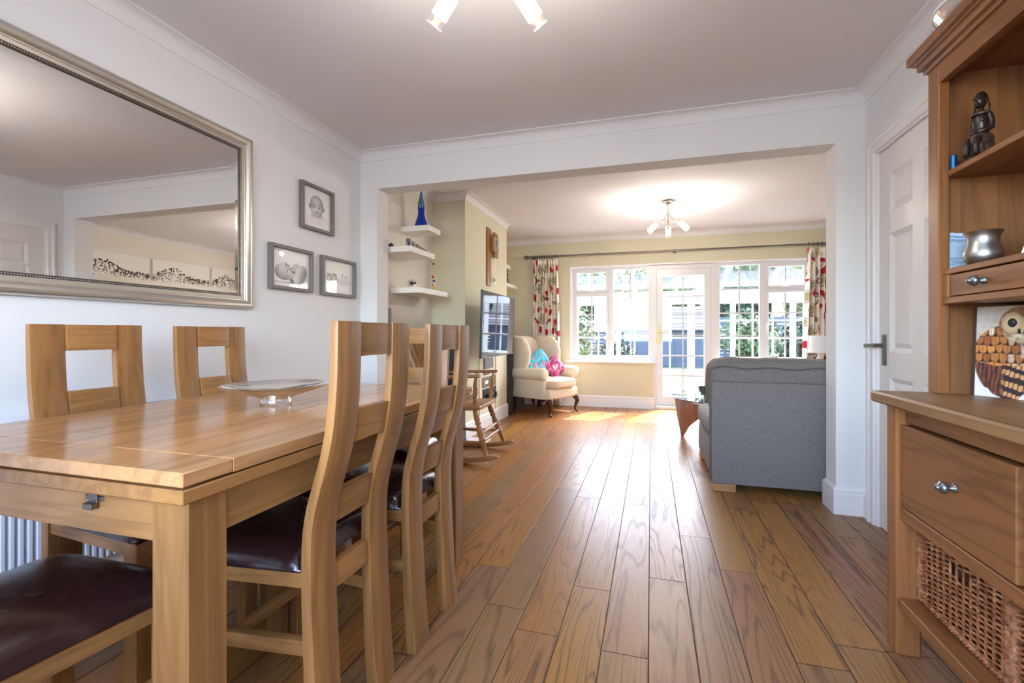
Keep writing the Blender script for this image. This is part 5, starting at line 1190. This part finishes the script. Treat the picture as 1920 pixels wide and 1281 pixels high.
g9 = NG('mown_lawn'); tc9 = g9.n('ShaderNodeTexCoord'); g9.base(g9.mix(g9.noise(tc9.outputs['Object'], 6.0, 4.0), S(50, 66, 34), S(66, 80, 44))); g9.p(Roughness=0.9); M['lawn'] = g9.mat
M['paving'] = plain('pale_patio_paving', S(96, 92, 86), 0.8)
struct(boxes('ground', M['paving'], None, (-14, 14, 9.35, 10.1, -0.4, -0.16))); o = boxes('lawn', M['lawn'], None, (-14, 14, 10.1, 30, -0.4, -0.14)); tag(o, 'sunlit mown lawn beyond the conservatory', 'lawn'); o['kind'] = 'stuff'
M['shed'] = plain('blue_grey_painted_boards', S(62, 68, 80), 0.7); M['shedroof'] = plain('slate_grey_roof_slats', S(50, 55, 63), 0.8)
sh = thing('garden_shed', 'blue-grey boarded garden shed across the lawn', 'shed', (0.35, 18.2, -0.14))
boxes('wall', M['shed'], sh, *[(-1.75, 1.75, -0.9, 0.9, 0.13 * k, 0.13 * k + 0.127) for k in range(10)])
b = B()
for k in range(8):
    y0, y1 = -1.05 + 0.13 * k, -1.05 + 0.13 * (k + 1); z0, z1 = 1.26 + 0.105 * k, 1.26 + 0.105 * (k + 1); b.prism([(y0 - 0.02, z0 - 0.01), (y1, z1), (y1, z1 + 0.03), (y0 - 0.02, z0 + 0.03)], 'x', -1.9, 1.9); b.prism([(-y0 + 0.02, z0 - 0.01), (-y1, z1), (-y1, z1 + 0.03), (-y0 + 0.02, z0 + 0.03)], 'x', -1.9, 1.9)
b.done('roof', M['shedroof'], sh); boxes('door', M['shed'], sh, (-0.4, 0.4, -0.93, -0.90, 0.02, 1.2), bev=0.004)
fn = thing('garden_fence', 'dark slatted garden fence along the far end of the lawn', 'fence', (0, 21.5, -0.14))
boxes('slats', M['shed'], fn, *[(-12, 12, -0.012, 0.012, 0.05 + 0.15 * k, 0.05 + 0.15 * k + 0.135) for k in range(12)])
for k in range(13): boxes('post', M['shed'], fn, (-12 + 2 * k - 0.05, -12 + 2 * k + 0.05, -0.06, -0.012, 0, 1.9))
shrub('garden_bush', 'tall mixed green bush seen through the left window pane', 'bush', -2.3, 12.6, -0.14, 1.0, 2.3, M['leaf3'], 1)
shrub('garden_bush', 'dark green bush in front of the shed, left of the glazed door', 'bush', -0.95, 13.6, -0.14, 0.65, 1.0, M['leaf2'], 2, 2000, 0.06)
shrub('garden_bush', 'rounded green bush seen through the pane right of the glazed door', 'bush', 2.2, 12.4, -0.14, 0.75, 1.9, M['leaf1'], 3)
shrub('garden_bush', 'bushy green shrub at the right end of the garden window', 'bush', 3.6, 13.0, -0.14, 0.8, 1.6, M['leaf2'], 4)
fl = [(-8.0, 24.2, 1.6, 6.0, 'leaf2', 'broad dark tree beyond the fence at the far left'), (-2.9, 26.8, 1.8, 5.2, 'leaf1', 'fresh green tree beyond the fence, left of the shed roof'), (1.1, 26.2, 1.5, 4.6, 'leaf3', 'yellow-green tree rising right behind the shed'), (5.0, 26.4, 1.8, 5.6, 'leaf2', 'dark tree beyond the fence to the right of the shed'), (9.8, 24.2, 1.6, 5.8, 'leaf1', 'fresh green tree beyond the fence at the far right')]
for i, (x, y, r, h, m_, lb) in enumerate(fl): shrub('garden_tree', lb, 'tree', x, y, -0.14, r, h, M[m_], 10 + i, 5200, 0.22, 1.0)
rf = thing('flowering_plant', 'low pink flowering plant by the conservatory, left of the door', 'plant', (-0.75, 9.75, -0.16)); rr = random.Random(9); b = B(); leaves(b, (0, 0, 0.30), (0.3, 0.25, 0.28), 500, 0.05, rr); b.done('foliage', M['leaf1'], rf); b = B(); leaves(b, (0, 0, 0.48), (0.26, 0.22, 0.16), 160, 0.05, rr); b.done('flowers', plain('pink_petals', S(206, 90, 110), 0.7), rf)
for i, (x, m_, lb) in enumerate(((-4.3, 'leaf2', 'tall dark hedge tree behind the fence, seen through the far left pane'), (-1.0, 'leaf3', 'tall olive hedge tree behind the fence, above the left end of the shed'), (3.2, 'leaf2', 'tall dark hedge tree behind the fence, just right of the shed'), (6.6, 'leaf3', 'tall olive hedge tree behind the fence, seen through the far right pane'))):
    shrub('hedge_tree', lb, 'tree', x, 20.2 + 2.9, -0.14, 1.15, 4.4, M[m_], 30 + i, 4200, 0.15, 0.4)
